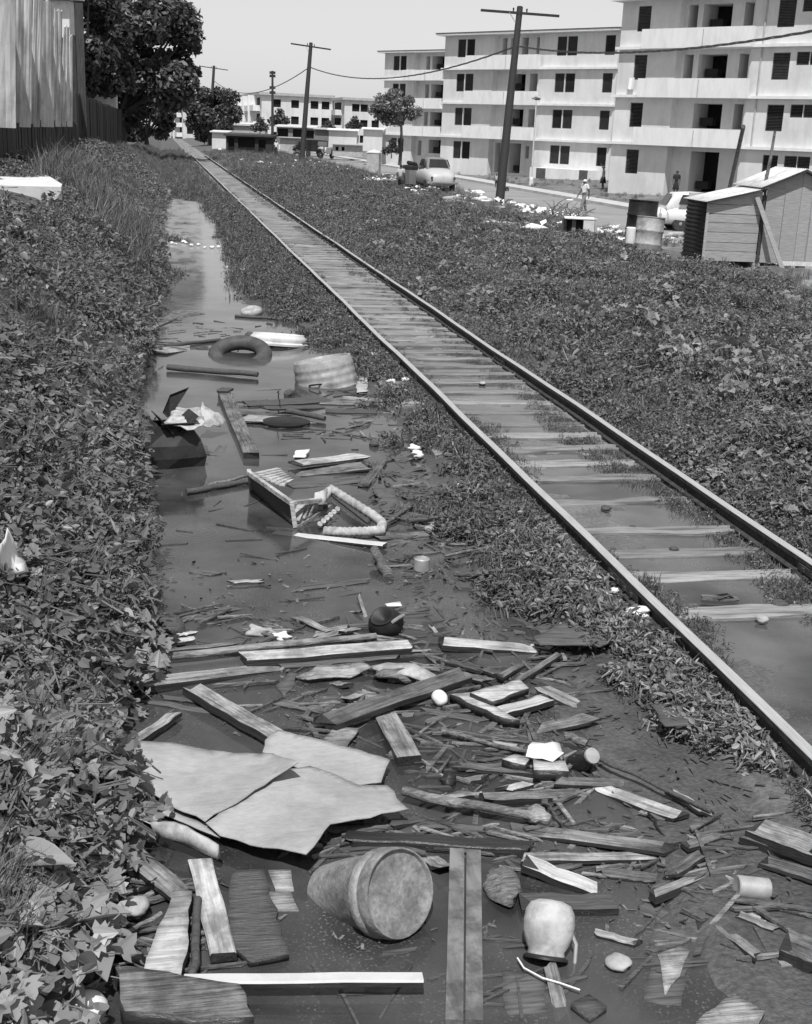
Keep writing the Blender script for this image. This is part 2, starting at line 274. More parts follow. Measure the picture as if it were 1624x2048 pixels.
class MB:
    "collects boxes, tubes and lathes into one mesh"
    def __init__(s): s.v = []; s.f = []; s.m = []
    def add(s, vs, fs, mi=0):
        n = len(s.v); s.v += [tuple(v) for v in vs]; s.f += [tuple(i+n for i in f) for f in fs]; s.m += [mi]*len(fs); return s
    def box(s, c, d, rz=0, mi=0, R=None):
        a, b, e = d[0]/2, d[1]/2, d[2]/2
        vs = [Vector((x*a, y*b, z*e)) for x in (-1, 1) for y in (-1, 1) for z in (-1, 1)]
        R = R or Matrix.Rotation(rz, 3, 'Z'); c = Vector(c)
        return s.add([c+R@v for v in vs], [(0, 1, 3, 2), (4, 6, 7, 5), (0, 4, 5, 1), (2, 3, 7, 6), (0, 2, 6, 4), (1, 5, 7, 3)], mi)
    def tube(s, pts, rad, n=8, mi=0, cap=True):
        pts = [Vector(p) for p in pts]; rad = rad if isinstance(rad, (list, tuple)) else [rad]*len(pts); vs = []; fs = []
        ref = None
        for i, p in enumerate(pts):
            t = (pts[min(i+1, len(pts)-1)]-pts[max(i-1, 0)]).normalized()
            if ref is None: ref = t.orthogonal().normalized()
            ref = (ref - t*ref.dot(t)).normalized(); q = t.cross(ref)
            vs += [p + (ref*math.cos(2*math.pi*k/n)+q*math.sin(2*math.pi*k/n))*rad[i] for k in range(n)]
        for i in range(len(pts)-1):
            fs += [(i*n+k, i*n+(k+1) % n, (i+1)*n+(k+1) % n, (i+1)*n+k) for k in range(n)]
        if cap: fs += [tuple(range(n-1, -1, -1)), tuple((len(pts)-1)*n+k for k in range(n))]
        return s.add(vs, fs, mi)
    def lathe(s, prof, n=24, mi=0, cap=True, mat4=None, wob=0):
        vs = []; fs = []
        for i, (r, z) in enumerate(prof):
            for k in range(n):
                a = 2*math.pi*k/n; w = 1+wob*math.sin(a*2+.7)+wob*.6*math.sin(a*3+2)
                vs.append(Vector((r*w*math.cos(a), r*w*math.sin(a), z)))
        for i in range(len(prof)-1):
            fs += [(i*n+k, i*n+(k+1) % n, (i+1)*n+(k+1) % n, (i+1)*n+k) for k in range(n)]
        if cap: fs += [tuple(range(n-1, -1, -1)), tuple((len(prof)-1)*n+k for k in range(n))]
        if mat4 is not None: vs = [mat4@v for v in vs]
        return s.add(vs, fs, mi)
    def build(s, name, mats, parent=None, smooth=False, loc=None):
        o = pyd(name, s.v, s.f, mats, parent, smooth, s.m)
        if loc is not None: o.location = loc
        return o
def smooth_by_angle(o, deg=40):
    me = o.data; me.polygons.foreach_set('use_smooth', [True]*len(me.polygons))
    bm = bmesh.new(); bm.from_mesh(me)
    for e in bm.edges: e.smooth = not (len(e.link_faces) == 2 and e.calc_face_angle(0) > math.radians(deg))
    bm.to_mesh(me); bm.free(); return o
def axis_matrix(c, a, spin=0):
    q = Vector(a).normalized().to_track_quat('Z', 'Y'); m = q.to_matrix().to_4x4()@Matrix.Rotation(spin, 4, 'Z'); m.translation = c; return m
# ------------------------------------------------------------ ground, road, water
def graded(segs):
    out = []
    for a, b, st in segs: out += list(np.arange(a, b, st))
    return np.array(out)
gx = np.concatenate([-np.geomspace(6, 400, 26)[::-1], graded([(-5.9, -1.6, .2), (-1.6, 5.6, .06), (5.6, 10, .12), (10, 30, .35)]), 30+np.geomspace(.4, 500, 40)])
gy = np.concatenate([graded([(1.5, 12, .07), (12, 26, .12), (26, 60, .35), (60, 140, 1.0)]), np.geomspace(141, 2500, 50)])
X, Y = np.meshgrid(gx, gy); Zg = terrain(X, Y)
nx, ny = len(gx), len(gy)
verts = np.stack([X.ravel(), Y.ravel(), Zg.ravel()], 1)
ii = np.arange((ny-1)*(nx-1)); r_ = ii//(nx-1); c_ = ii % (nx-1); a_ = r_*nx+c_
quads = np.stack([a_, a_+1, a_+nx+1, a_+nx], 1)
me = bpy.data.meshes.new('ground'); me.vertices.add(len(verts)); me.vertices.foreach_set('co', verts.ravel())
me.loops.add(quads.size); me.loops.foreach_set('vertex_index', quads.ravel().astype(np.int32))
me.polygons.add(len(quads)); me.polygons.foreach_set('loop_start', np.arange(0, quads.size, 4, dtype=np.int32)); me.polygons.foreach_set('use_smooth', np.ones(len(quads), bool)); me.update(calc_edges=True)
dry = np.zeros_like(X); xl_, xr_ = ditch_edges(Y)
dry = np.where(X < xl_, .04, np.where(X < 2.9, .07, np.where(X < 4.95, .14+.1*fbm(X*2.5, Y*2, 9)+.4*sm(7, 14, Y)*(.7+.6*fbm(X*2, Y*.5, 8)), .16)))
litter = sm(12.3, 14.2, X-.9*fbm(X*.3, Y*.3, 71))*(1-sm(60, 85, Y))
dry = np.where(X > 4.95, np.maximum(dry, .5*litter*(.5+.5*np.clip(fbm(X*1.1, Y*1.1, 73)*2, -1, 1))), dry)
dry = np.where(X > 25.5, .3+.25*fbm(X*.4, Y*.4, 77), dry)
dry = np.where((X < xl_-2.9), .2, dry)
at = me.attributes.new('dry', 'FLOAT', 'POINT'); at.data.foreach_set('value', dry.ravel().astype(np.float32))
tag(link('ground', me, None, ground_mat()), kind='structure')
def sheet_strip(name, x0, x1, y0, y1, z, m, n=40):
    vs = []; fs = []
    for i in range(n+1):
        y = y0+(y1-y0)*(i/n)**2; vs += [(x0, y, z), (x1, y, z)]
        if i: fs.append((2*i-2, 2*i-1, 2*i+1, 2*i))
    return tag(pyd(name, vs, fs, m), kind='structure')
sheet_strip('road', 18.9, 25.6, 20, 600, -.345, 'roadm')
sheet_strip('pavement', 25.78, 27.6, 20, 600, -.2, 'kerb')
kb = MB(); kb.box((25.69, 310, -.27), (.18, 580, .2)); tag(kb.build('kerb', 'kerb'), kind='structure')
rip = P(395, 1062, 0)
wm = water_mat(tuple(rip))
def flat_grid(name, x0, x1, y0, y1, z, m):
    return tag(pyd(name, [(x0, y0, z), (x1, y0, z), (x1, y1, z), (x0, y1, z)], [(0, 1, 2, 3)], m), kind='structure')
flat_grid('ditch_water', -.75, 3.02, 1.5, 61, 0.0, wm)
flat_grid('puddle_water', 3.27, 4.62, 1.5, 40, 0.054, water_mat((0, 0, 50), 1.6, 'silt_sheen_puddle'))
# ------------------------------------------------------------ railway track
trk = empty('railway_track', (0, 4, .06), 0, 'single railway line of worn rails on half buried sleepers running into the distance', 'railway track')
def rail(xc, mi):
    prof = [(-.036, .205), (-.033, .209), (.033, .209), (.036, .205), (.036, .172), (.011, .16), (.011, .105), (.062, .092), (.062, .082), (-.062, .082), (-.062, .092), (-.011, .105), (-.011, .16), (-.036, .172)]
    ys = list(np.arange(1.6, 30, .6))+list(np.arange(30, 150, 2.5)); n = len(prof); vs = []; fs = []; mm = []
    for i, y in enumerate(ys):
        w = .006*math.sin(y*.9+mi)+.004*math.sin(y*2.3+mi*2); dz = .006*math.sin(y*.55+mi)
        vs += [(xc+w+a, y-4, b+dz-.06) for a, b in prof]
        if i:
            for k in range(n):
                fs.append(((i-1)*n+k, (i-1)*n+(k+1) % n, i*n+(k+1) % n, i*n+k)); mm.append(0 if k in (0, 1, 2) else 1)
    o = pyd('rail', vs, fs, ['rail', 'rust'], trk, False, mm); return o
rail(XL, 0); rail(XR, 1)
sl_ys = []
sp = [895, 922, 953, 997, 1058, 1100, 1145, 1219, 1319, 1445, 1600]
xm = (XL+XR)/2
def y_of_row(py):
    lo, hi = 300, 2600
    for _ in range(50):
        m_ = (lo+hi)/2
        if P(m_, py, .085).x < xm: lo = m_
        else: hi = m_
    return P(lo, py, .085).y
sl_ys = sorted(y_of_row(p) for p in sp)
y = sl_ys[-1]
while y < 60: y += .62+random.uniform(-.07, .07); sl_ys.append(y)
sl_ys += [4.4, 3.7]
protos = []
for k in range(6):
    n = 9; vs = []; fs = []
    for i in range(n):
        xx = -1.25+2.5*i/(n-1); hw = .095+random.uniform(-.022, .022); zt = random.uniform(-.012, .006) - (.02 if i in (0, n-1) else 0); dy = random.uniform(-.012, .012)
        vs += [(xx, dy-hw, zt-.012), (xx, dy-hw+.02, zt), (xx, dy+random.uniform(-.04, .04), zt+.006), (xx, dy+hw-.02, zt), (xx, dy+hw, zt-.012), (xx, dy+hw, -.15), (xx, dy-hw, -.15)]
        if i: fs += [((i-1)*7+q, i*7+q, i*7+(q+1) % 7, (i-1)*7+(q+1) % 7) for q in range(7)]
    fs += [tuple(range(7)), tuple((n-1)*7+q for q in range(6, -1, -1))]
    o = pyd('sleeper', vs, fs, 'sleeper', trk); protos.append(o)
for i, y in enumerate(sl_ys):
    if i < 6: o = protos[i]
    else: o = protos[i % 6].copy(); COL.objects.link(o); o.parent = trk
    sink = random.uniform(-.004, .006) if 6.9 < y < 13 else (random.uniform(-.002, .014) if y >= 13 else -.045)
    if y > 40: sink -= .016
    o.location = (xm+random.uniform(-.05, .05), y-4, .076-.06+random.uniform(-.008, .010)+sink); o.rotation_euler = (0, random.uniform(-.008, .008), random.uniform(-.025, .025))
    o.scale = (1, random.uniform(.85, 1.25), 1)
# spikes and plates holding the rails, fishplates at the joints
for xc in (XL, XR):
    m = MB()
    for y in sl_ys:
        if y > 32: continue
        for s_ in (-1, 1):
            m.box((xc+s_*.074, y-4+s_*.05, .1-.06), (.03, .022, .03)); m.box((xc+s_*.062, y-4+s_*.05, .105-.06), (.02, .02, .016))
    tag(m.build('spikes', 'rust', trk), kind='stuff')
    for yj in (7.9, 17.1, 26.3):
        for s_ in (-1, 1):
            f = MB(); f.box((xc+s_*.026, yj-4, .134-.06), (.022, .6, .05))
            for k in (-.2, -.07, .07, .2): f.box((xc+s_*.044, yj-4+k, .134-.06), (.02, .03, .03))
            f.build('fishplate', 'rust', trk)
# ------------------------------------------------------------ apartment buildings
def wall_holes(mb, u0, u1, z0, z1, holes, depth, off=0.0, mi=0, mir=0):
    "wall in the u,z plane (outward = -y) with rectangular holes and their reveals"
    us = sorted({u0, u1, *[h[0] for h in holes], *[h[1] for h in holes]}); zs = sorted({z0, z1, *[h[2] for h in holes], *[h[3] for h in holes]})
    us = [u for u in us if u0 <= u <= u1]; zs = [z for z in zs if z0 <= z <= z1]
    for i in range(len(us)-1):
        for j in range(len(zs)-1):
            cu, cz = (us[i]+us[i+1])/2, (zs[j]+zs[j+1])/2
            if any(h[0] < cu < h[1] and h[2] < cz < h[3] for h in holes): continue
            mb.add([(us[i], off, zs[j]), (us[i+1], off, zs[j]), (us[i+1], off, zs[j+1]), (us[i], off, zs[j+1])], [(0, 1, 2, 3)], mi)
    for a, b, c, d in holes:
        y0, y1 = off, off+depth
        mb.add([(a, y0, c), (b, y0, c), (b, y0, d), (a, y0, d), (a, y1, c), (b, y1, c), (b, y1, d), (a, y1, d)], [(0, 1, 5, 4), (1, 2, 6, 5), (2, 3, 7, 6), (3, 0, 4, 7)], mir)
def shutter_mesh(w, h, open_=False):
    mb = MB(); t = .05
    for x in (t/2, w-t/2): mb.box((x, 0, h/2), (t, .05, h))
    for z in (t/2, h-t/2): mb.box((w/2, 0, z), (w-2*t, .05, t))
    n = int(h/.09); 
    R = Matrix.Rotation(math.radians(-38 if not open_ else -12), 3, 'X')
    for k in range(n): mb.box((w/2, .01, t+.05+(h-2*t-.06)*k/max(n-1, 1)), (w-2*t, .07, .012), R=R)
    return mb
SHUT = {}
def window(parent, a, b, c, d, back, openness=False):
    w = empty('window', (a, 0, c)); w.parent = parent
    key = (round(b-a, 1), round(d-c, 1), openness)
    W0, H0 = key[0], key[1]
    if key not in SHUT:
        SHUT[key] = shutter_mesh(W0, H0, openness).build('shutter', 'louvre', w); o = SHUT[key]
    else: o = SHUT[key].copy(); COL.objects.link(o); o.parent = w
    o.location = (0, back-.06, 0); o.scale = ((b-a)/W0, 1, (d-c)/H0)
    q = MB(); q.add([(0, back+.02, 0), (b-a, back+.02, 0), (b-a, back+.02, d-c), (0, back+.02, d-c)], [(0, 1, 2, 3)]); q.build('pane', 'dim', w)  # near-black sheet painted as the unlit room behind the louvres
    return w
def block(origin, label, L, floors, wins, recess, open_, parapets, group, shorts=(), base_extra=None, z_bot=-.8, depth=9, doors=()):
    t = empty('apartment_building', origin, math.atan2(-.82065848, .57141899), label, 'apartment building', group)
    # local frame: x along the facade to the right, y into the building, z up
    S = 3.08; z_top = 3.2+S*(floors-1)
    mb = MB(); ra, rb = recess; RD = 0.7
    holes = [w for w in wins]
    lh = [h for h in holes if h[1] <= ra]; rh = [h for h in holes if h[0] >= rb]
    wall_holes(mb, 0, ra, z_bot, z_top, lh, .14); wall_holes(mb, rb, L, z_bot, z_top, rh, .14)
    wall_holes(mb, ra, rb, z_bot, z_top, list(open_), 1.8, RD)
    mb.add([(ra, 0, z_bot), (ra, RD, z_bot), (ra, RD, z_top), (ra, 0, z_top), (rb, 0, z_bot), (rb, RD, z_bot), (rb, RD, z_top), (rb, 0, z_top)], [(0, 1, 2, 3), (4, 7, 6, 5)])
    for x in (0, L): mb.add([(x, 0, z_bot), (x, depth, z_bot), (x, depth, z_top), (x, 0, z_top)], [(0, 1, 2, 3)])
    mb.add([(0, depth, z_bot), (L, depth, z_bot), (L, depth, z_top), (0, depth, z_top)], [(0, 1, 2, 3)])
    mb.build('wall', 'cream', t)
    for k in range(floors-1):
        z = 3.2+S*k; m = MB()
        m.box((L/2, (RD-.36)/2, z+.09), (L+.24, RD+.36, .18)); m.build('ledge', 'slab', t)
    m = MB(); m.box((L/2, depth/2-.3, z_top+.08), (L+1.0, depth+1.0, .16)); m.build('roof', 'slab', t)
    m = MB(); m.box((L/2, depth/2-.3, z_top+.2), (L+1.1, depth+1.1, .06)); m.build('roof_covering', 'roofdark', t)
    for (a, b, z0, z1) in parapets:
        m = MB(); m.box(((a+b)/2, -.72, (z0+z1)/2), (b-a, .12, z1-z0))
        for x in (a+.06, b-.06): m.box((x, -.51, (z0+z1)/2), (.12, .296, z1-z0))
        m.box(((a+b)/2, -.51, z0+.05), (b-a-.26, .296, .1))
        mid = (a+b)/2+.6
        m.build('balcony', 'slab', t)
        g = MB(); g.box((mid, -.788, (z0+z1)/2-.05), (.05, .02, z1-z0-.1)); g.build('joint', 'concrete', t)
    for i, (a, b, c, d) in enumerate(wins): window(t, a, b, c, d, .14, i % 3 == 1)
    for i, (a, b, c, d) in enumerate(open_):
        o = empty('doorway', (a, RD, c)); o.parent = t
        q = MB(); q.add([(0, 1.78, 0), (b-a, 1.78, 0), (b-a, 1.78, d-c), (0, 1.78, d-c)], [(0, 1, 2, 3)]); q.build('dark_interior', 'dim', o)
        if b-a > 1.4:
            q = MB(); q.box(((b-a)*.3, .9, .45), ((b-a)*.45, .5, .5)); q.build('furniture', 'clothdark', o)
    return t
def fl(k, a, b, lo=1.27, hi=2.87): return (a, b, lo+3.08*k, hi+3.08*k)
# nearest block, at the right edge of the picture
w3 = [fl(k, 1.3, 2.33) for k in range(4)] + [fl(k, 11.7, 12.87) for k in range(1, 4)] + [(11.8, 12.86, 1.72, 2.9)]
w3 += [(a, a+.86, 2.12+3.08*k, 2.9+3.08*k) for k in range(4) for a in (13.3, 14.2)] + [fl(k, a, a+1.05) for k in range(4) for a in (17, 18.2)]
op3 = [(4.8, 5.5, 1.4+3.08*k, 2.9+3.08*k) for k in (2, 3)] + [(5.9, 8.05, 1.33+3.08*k, 2.9+3.08*k) for k in (1, 2, 3)] + [(8.93, 9.6, 1.33+3.08*k, 2.9+3.08*k) for k in (1, 2, 3)] + [(6.05, 8.2, .3, 2.92)]
b3 = block((30.93, 87.0, 0), 'white four storey apartment block nearest at the right edge of the picture', 22, 4, w3, (4.6, 10.1), op3, [(2.25, 10.5, 3.2, 4.36), (2.25, 10.5, 6.28, 7.48), (2.25, 10.5, 9.36, 10.58)], 'white apartment blocks along the road')
w2 = [fl(k, a, a+1.0) for k in range(4) for a in (1.68, 2.83)] + [fl(k, a, a+1.06) for k in range(4) for a in (13.6, 14.77)] + [fl(k, 18.82, 19.87) for k in range(4)]
op2 = [(6.6, 7.2, 10.7, 12.18), (7.6, 8.55, 10.7, 12.15), (8.97, 9.73, 10.7, 12.18), (10.68, 11.35, 10.7, 12.18), (7.72, 9.64, 7.55, 9.06), (10.15, 11.27, 7.55, 9.06), (7.74, 9.63, 4.42, 5.95), (10.24, 11.28, 4.42, 5.95), (6.46, 7.11, .2, 2.88), (8.18, 9.61, .2, 2.88), (10.15, 10.58, 1.58, 2.68)]
b2 = block((26.86, 124.96, 0), 'white four storey apartment block behind the nearest utility pole', 20.2, 4, w2, (6.2, 11.6), op2, [(3.4, 12.1, 3.2, 4.33), (3.4, 12.1, 6.28, 7.46), (3.4, 12.1, 9.36, 10.6)], 'white apartment blocks along the road')
for k in range(1, 4):
    q = MB(); q.tube([(10.9, -.06, 3.2+3.08*(k-1)), (10.9, -.06, 3.2+3.08*k)], .05, 6); q.build('drain_pipe', 'concrete', b3)
for (u, z_, w_, h_, lb) in ((1.05, 7.55, .5, .75, 'white shirt'), (1.9, 7.3, .3, .55, 'small cloth')):
    q = MB(); n = 6
    for i in range(n):
        for j in range(4): q.v.append((w_*i/(n-1), -.05-.05*math.sin(i*1.7)-.03*j, -h_*j/3+.04*math.sin(i*2)))
    for i in range(n-1):
        for j in range(3): a_ = i*4+j; q.f.append((a_, a_+4, a_+5, a_+1)); q.m.append(0)
    o = q.build('laundry', 'cloth'); o.location = b3.matrix_basis@Vector((0, 0, 0)) if False else Vector((30.93, 87.0, 0))+Vector((.57141899, -.82065848, 0))*u+Vector((-.82065848, -.57141899, 0))*.06+Vector((0, 0, z_)); o.rotation_euler = (0, 0, math.atan2(-.82065848, .57141899)); s_ = o.modifiers.new('s', 'SOLIDIFY'); s_.thickness = .01
    tag(o, lb+' drying at the upper left window of the nearest block', 'laundry')
ax = MB(); ax.box((15.95, -.8, .15), (6.5, 1.6, 1.5)); ax.build('annex', 'slab', b2)
ax = MB(); ax.box((14.0, -1.62, .15), (1.05, .04, 1.4)); ax.build('annex_door', 'louvre', b2)
ax = MB(); ax.box((18.75, -1.62, .3), (.9, .04, 1.2)); ax.build('annex_door', 'louvre', b2)
w1 = [fl(k, a, a+.98) for k in range(4) for a in (1.47, 2.63)] + [fl(k, 12, 13) for k in range(4)]
op1 = [(6.1, 6.75, 1.33+3.08*k, 2.85+3.08*k) for k in range(1, 4)] + [(7.1, 9.15, 1.33+3.08*k, 2.85+3.08*k) for k in range(0, 4)] + [(5.3, 5.9, 1.0, 2.7)]
b1 = block((26.2, 155.53, 0), 'white apartment block farthest down the row, beside the small roadside tree', 16, 4, w1, (4.9, 9.7), op1, [(3.75, 9.8, 3.2, 4.3), (3.75, 9.8, 6.28, 7.4), (3.75, 9.8, 9.36, 10.5)], 'white apartment blocks along the road')
# far blocks down the line
def far_block(px0, px1, ytop, Z, label, side, wins, cols, rz):
    p0 = D(px0, 262, Z); k = Z/F; L = (px1-px0)*k
    t = empty('far_apartment_block', (p0.x, p0.y, 0), rz, label, 'apartment block', 'pale three storey blocks far down the line')
    ztop = D(px0, ytop, Z).z
    mb = MB(); holes = []
    S = (ztop-.5)/3
    for f_ in range(3):
        for u in wins: holes.append((u*L, u*L+1.6, .5+S*f_+.9, .5+S*f_+2.4))
    wall_holes(mb, 0, L, -1, ztop, holes, .3)
    mb.add([(0, 0, -1), (0, side, -1), (0, side, ztop), (0, 0, ztop), (L, 0, -1), (L, side, -1), (L, side, ztop), (L, 0, ztop)], [(0, 1, 2, 3), (4, 7, 6, 5), (0, 4, 5, 1)][:2])
    mb.add([(0, 0, ztop), (L, 0, ztop), (L, side, ztop), (0, side, ztop)], [(0, 1, 2, 3)])
    mb.build('wall', 'cream', t)
    m = MB(); m.box((L/2, side/2, ztop+.25), (L+1.2, side+1.2, .5)); m.build('roof', 'concrete', t)
    for h in holes:
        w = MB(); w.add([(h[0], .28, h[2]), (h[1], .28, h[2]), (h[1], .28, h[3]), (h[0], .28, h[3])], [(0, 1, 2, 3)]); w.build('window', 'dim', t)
    # balconies with fins along the long side wall
    for i in range(cols):
        y = side*(i+.5)/cols
        for f_ in range(3):
            b = MB(); b.box((-.75, y, .5+S*f_+.6), (1.5, side/cols*.62, 1.1)); b.build('balcony', 'slab', t)
            b = MB(); b.box((-.03, y, .5+S*f_+1.9), (.06, side/cols*.5, 1.5)); b.build('doorway', 'dim', t)
        b = MB(); b.box((-1.0, y+side/cols*.36, ztop/2), (1.6, .35, ztop)); b.build('fin', 'slab', t)
    return t
far_block(523, 664, 190, 250, 'pale three storey block far away behind the second utility pole', 42, (.16, .42, .7, .86), 5, math.radians(4))
far_block(688, 790, 200, 262, 'pale three storey block far away partly behind the roadside tree', 40, (.15, .32, .55), 3, math.radians(4))
far_block(366, 392, 215, 330, 'sliver of a pale block seen between the two big trees', 25, (.3,), 2, math.radians(4))
# ------------------------------------------------------------ low structures across the far end
def hut(px0, px1, ytop, ybase, Z, d, label, wall, roof, name='hut', cat='hut', openings=(), group=None, pitch=.25, rz=YAW*-1):
    a = D(px0, ybase, Z); b = D(px1, ybase, Z); L = (b-a).length; zt = D((px0+px1)/2, ytop, Z).z-min(a.z, b.z)
    t = empty(name, (a.x, a.y, min(a.z, b.z)), rz, label, cat, group)
    mb = MB(); hs = [(u0*L, u1*L, z0*zt, z1*zt) for u0, u1, z0, z1 in openings]
    wall_holes(mb, 0, L, -.6, zt, hs, .25)
    mb.add([(0, 0, -.6), (0, d, -.6), (0, d, zt), (0, 0, zt), (L, 0, -.6), (L, d, -.6), (L, d, zt), (L, 0, zt)], [(0, 1, 2, 3), (4, 7, 6, 5), (1, 5, 6, 2)])
    mb.build('wall', wall, t)
    m = MB(); R = Matrix.Rotation(math.radians(3), 3, 'X'); m.box((L/2, d/2-.15, zt+pitch/2+.03), (L+.5, d+.6, max(pitch, .08)), R=R); m.build('roof', roof, t)
    for h in hs:
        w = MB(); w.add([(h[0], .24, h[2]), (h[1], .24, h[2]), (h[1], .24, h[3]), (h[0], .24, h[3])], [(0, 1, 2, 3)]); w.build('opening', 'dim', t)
    return t
hut(553, 630, 254, 280, 185, 4, 'long dark shed with three openings behind the old black car', 'clothgrey', 'tinlight', 'shed', 'shed', ((.03, .3, .15, .85), (.42, .68, .15, .85), (.75, .97, .2, .8)), pitch=.15)
hut(452, 545, 272, 303, 150, 3, 'dark low stall with open front beside the far end of the track', 'plankdark', 'roofdark', 'stall', 'stall', ((.05, .18, .1, .85), (.26, .62, .15, .88), (.7, .85, .1, .8)), pitch=.2)
hut(424, 456, 264, 294, 175, 3, 'small white walled hut right of the third utility pole', 'cream', 'conclight', pitch=.12)
hut(439, 530, 250, 270, 215, 4, 'grey roofed low building behind the dark stall', 'concrete', 'conclight', 'low_building', 'building', pitch=.3)
hut(630, 657, 258, 290, 170, 3, 'grey plaster hut right of the long dark shed', 'clothgrey', 'concrete', pitch=.05)
hut(657, 713, 260, 289, 168, 3, 'white plaster hut in line with the grey one', 'cream', 'slab', pitch=.05)
hut(726, 764, 258, 291, 148, 3, 'white plaster cube building under the small roadside tree', 'cream', 'slab', 'outbuilding', 'outbuilding', pitch=.06)
hut(560, 605, 276, 302, 165, .4, 'low pale garden wall beside the old black car', 'concrete', 'concrete', 'wall', 'wall', pitch=.05)
hut(665, 725, 290, 302, 160, .3, 'low broken pale wall along the far road', 'concrete', 'concrete', 'wall', 'wall', ((.1, .2, .1, .7), (.3, .4, .1, .7)), pitch=.05)
# ------------------------------------------------------------ wall of sheets on the left bank
fw = empty('sheet_metal_fence', (-3.6, 28, 2.0), 0, 'tall fence of pale sheets above a dark plank base on the left bank', 'fence')
edges = [(-30, 30, -40), (30, 60, -10), (60, 78, 3), (78, 106, 25), (106, 120, 42), (120, 130, 72), (130, 143, 88)]
for i, (xa, xb, yt) in enumerate(edges):
    Za = 3.62*F/(323-xa); Zb = 3.62*F/(323-xb); Zm = Za+(Zb-Za)*.12
    pa = D(xa, 252, Za); pb = D(xb+2, 252, Zm); zt = max(5.2, min(6.9, CAM_H+(252-yt)*Za/F))
    vs = []; fs = []; n = 6; lean = .10+.05*(i % 3)
    for k in range(n+1):
        q = pa.lerp(pb, k/n)
        for j in range(5):
            z = 2.95+(zt-2.95)*j/4; vs.append((q.x+3.6+lean*(j/4)*1.2, q.y-28+.03*math.sin(k*1.9+j*.7), z-2.0-(.05*math.sin(k*2+i) if j == 4 else 0)))
    for k in range(n):
        for j in range(4): q = k*5+j; fs.append((q, q+5, q+6, q+1))
    s = pyd('sheet', vs, fs, 'sheet', fw); sm_ = s.modifiers.new('t', 'SOLIDIFY'); sm_.thickness = .03
    pc = D(xb, 252, Zb); ln = pc.y-pb.y
    b = MB(); b.box((-.07, (pb.y+pc.y)/2-28+.1, (zt-2)/2+.3), (.04, ln, zt-2.6)); b.build('return_board', 'plankdark', fw)
ys = np.arange(26.5, 57.5, .34)
for k, yy in enumerate(ys):
    m = MB(); h = 1.08+.06*math.sin(yy*1.3)+random.uniform(-.03, .03); m.box((.1+random.uniform(-.02, .02), yy-28, h/2-.35), (.035, .31, h+.7), rz=random.uniform(-.03, .03)); m.build('plank', 'plankdark', fw)
pp = D(166, 296, 57)
t = empty('timber_post', (pp.x, pp.y, pp.z-.6), math.radians(10), 'thick dark timber post at the far end of the sheet fence', 'post')
m = MB(); m.box((0, 0, 3.4), (.34, .5, 6.9)); m.build('shaft', 'plankdark', t); m = MB(); m.box((-.36, .05, 2.7), (.34, .4, 5.4)); m.build('side_board', 'plankdark', t)
m = MB(); m.box((0, 0, 6.9), (.5, .6, .12)); m.build('cap', 'shackwood', t)
# white house behind the fence
a = D(40, 240, 66); b = D(146, 240, 66)
t = empty('white_house', (a.x, a.y, 1.8), -YAW, 'tall white plaster house wall rising behind the sheet fence', 'house')
L = (b-a).length; m = MB(); zt = D(100, 6, 66).z-1.8
m.box((L/2-2, .7, zt/2), (L+4, 1.4, zt)); m.build('wall', 'conclight', t); m = MB(); m.box((L/2-2, .6, zt+.1), (L+4.4, 2.2, .16)); m.build('roof', 'tin', t)
# dark plank fence farther on
t = empty('plank_fence', (-3.6, 57, 1.6), 0, 'long dark plank fence receding below the big tree', 'fence')
for k, yy in enumerate(np.arange(58, 140, .8)):
    m = MB(); m.box((random.uniform(-.03, .03), yy-57, 1.2), (.05, .76, 3.1+random.uniform(-.1, .1))); m.build('plank', 'plankdark', t)
a = D(178, 230, 106)
t = empty('white_shed', (a.x, a.y, 1.8), -YAW+.15, 'small white shed with sloping roof behind the dark plank fence', 'shed')
m = MB(); m.add([(0, 0, 0), (2.25, 0, 0), (2.25, 0, 4.1), (0, 0, 5.0), (0, 2, 0), (2.25, 2, 0), (2.25, 2, 4.1), (0, 2, 5.0)], [(0, 1, 2, 3), (1, 5, 6, 2), (0, 3, 7, 4), (4, 7, 6, 5), (3, 2, 6, 7)]); m.build('wall', 'conclight', t)
m = MB(); m.add([(-.1, -.4, 5.1), (2.9, -.4, 3.95), (2.9, 2.3, 3.95), (-.1, 2.3, 5.1), (-.1, -.4, 5.22), (2.9, -.4, 4.07), (2.9, 2.3, 4.07), (-.1, 2.3, 5.22)], [(0, 3, 2, 1), (4, 5, 6, 7), (0, 1, 5, 4), (1, 2, 6, 5), (2, 3, 7, 6), (3, 0, 4, 7)]); m.build('roof', 'tin', t)
# concrete slab on the bank
sp_ = [P(-60, 340, 2.02), P(82, 342, 2.02), P(124, 368, 1.97), P(122, 374, 1.96), P(-60, 369, 1.98)]
c = sum(sp_, Vector())/5
m = MB(); n = 5; m.add([v-c for v in sp_]+[v-c-Vector((0, 0, .45)) for v in sp_], [(0, 4, 3, 2, 1)]+[(i, (i+1) % n, n+(i+1) % n, n+i) for i in range(n)])
tag(m.build('concrete_slab', 'conclight', loc=c), 'flat white concrete slab on the left bank below the sheet fence', 'slab')
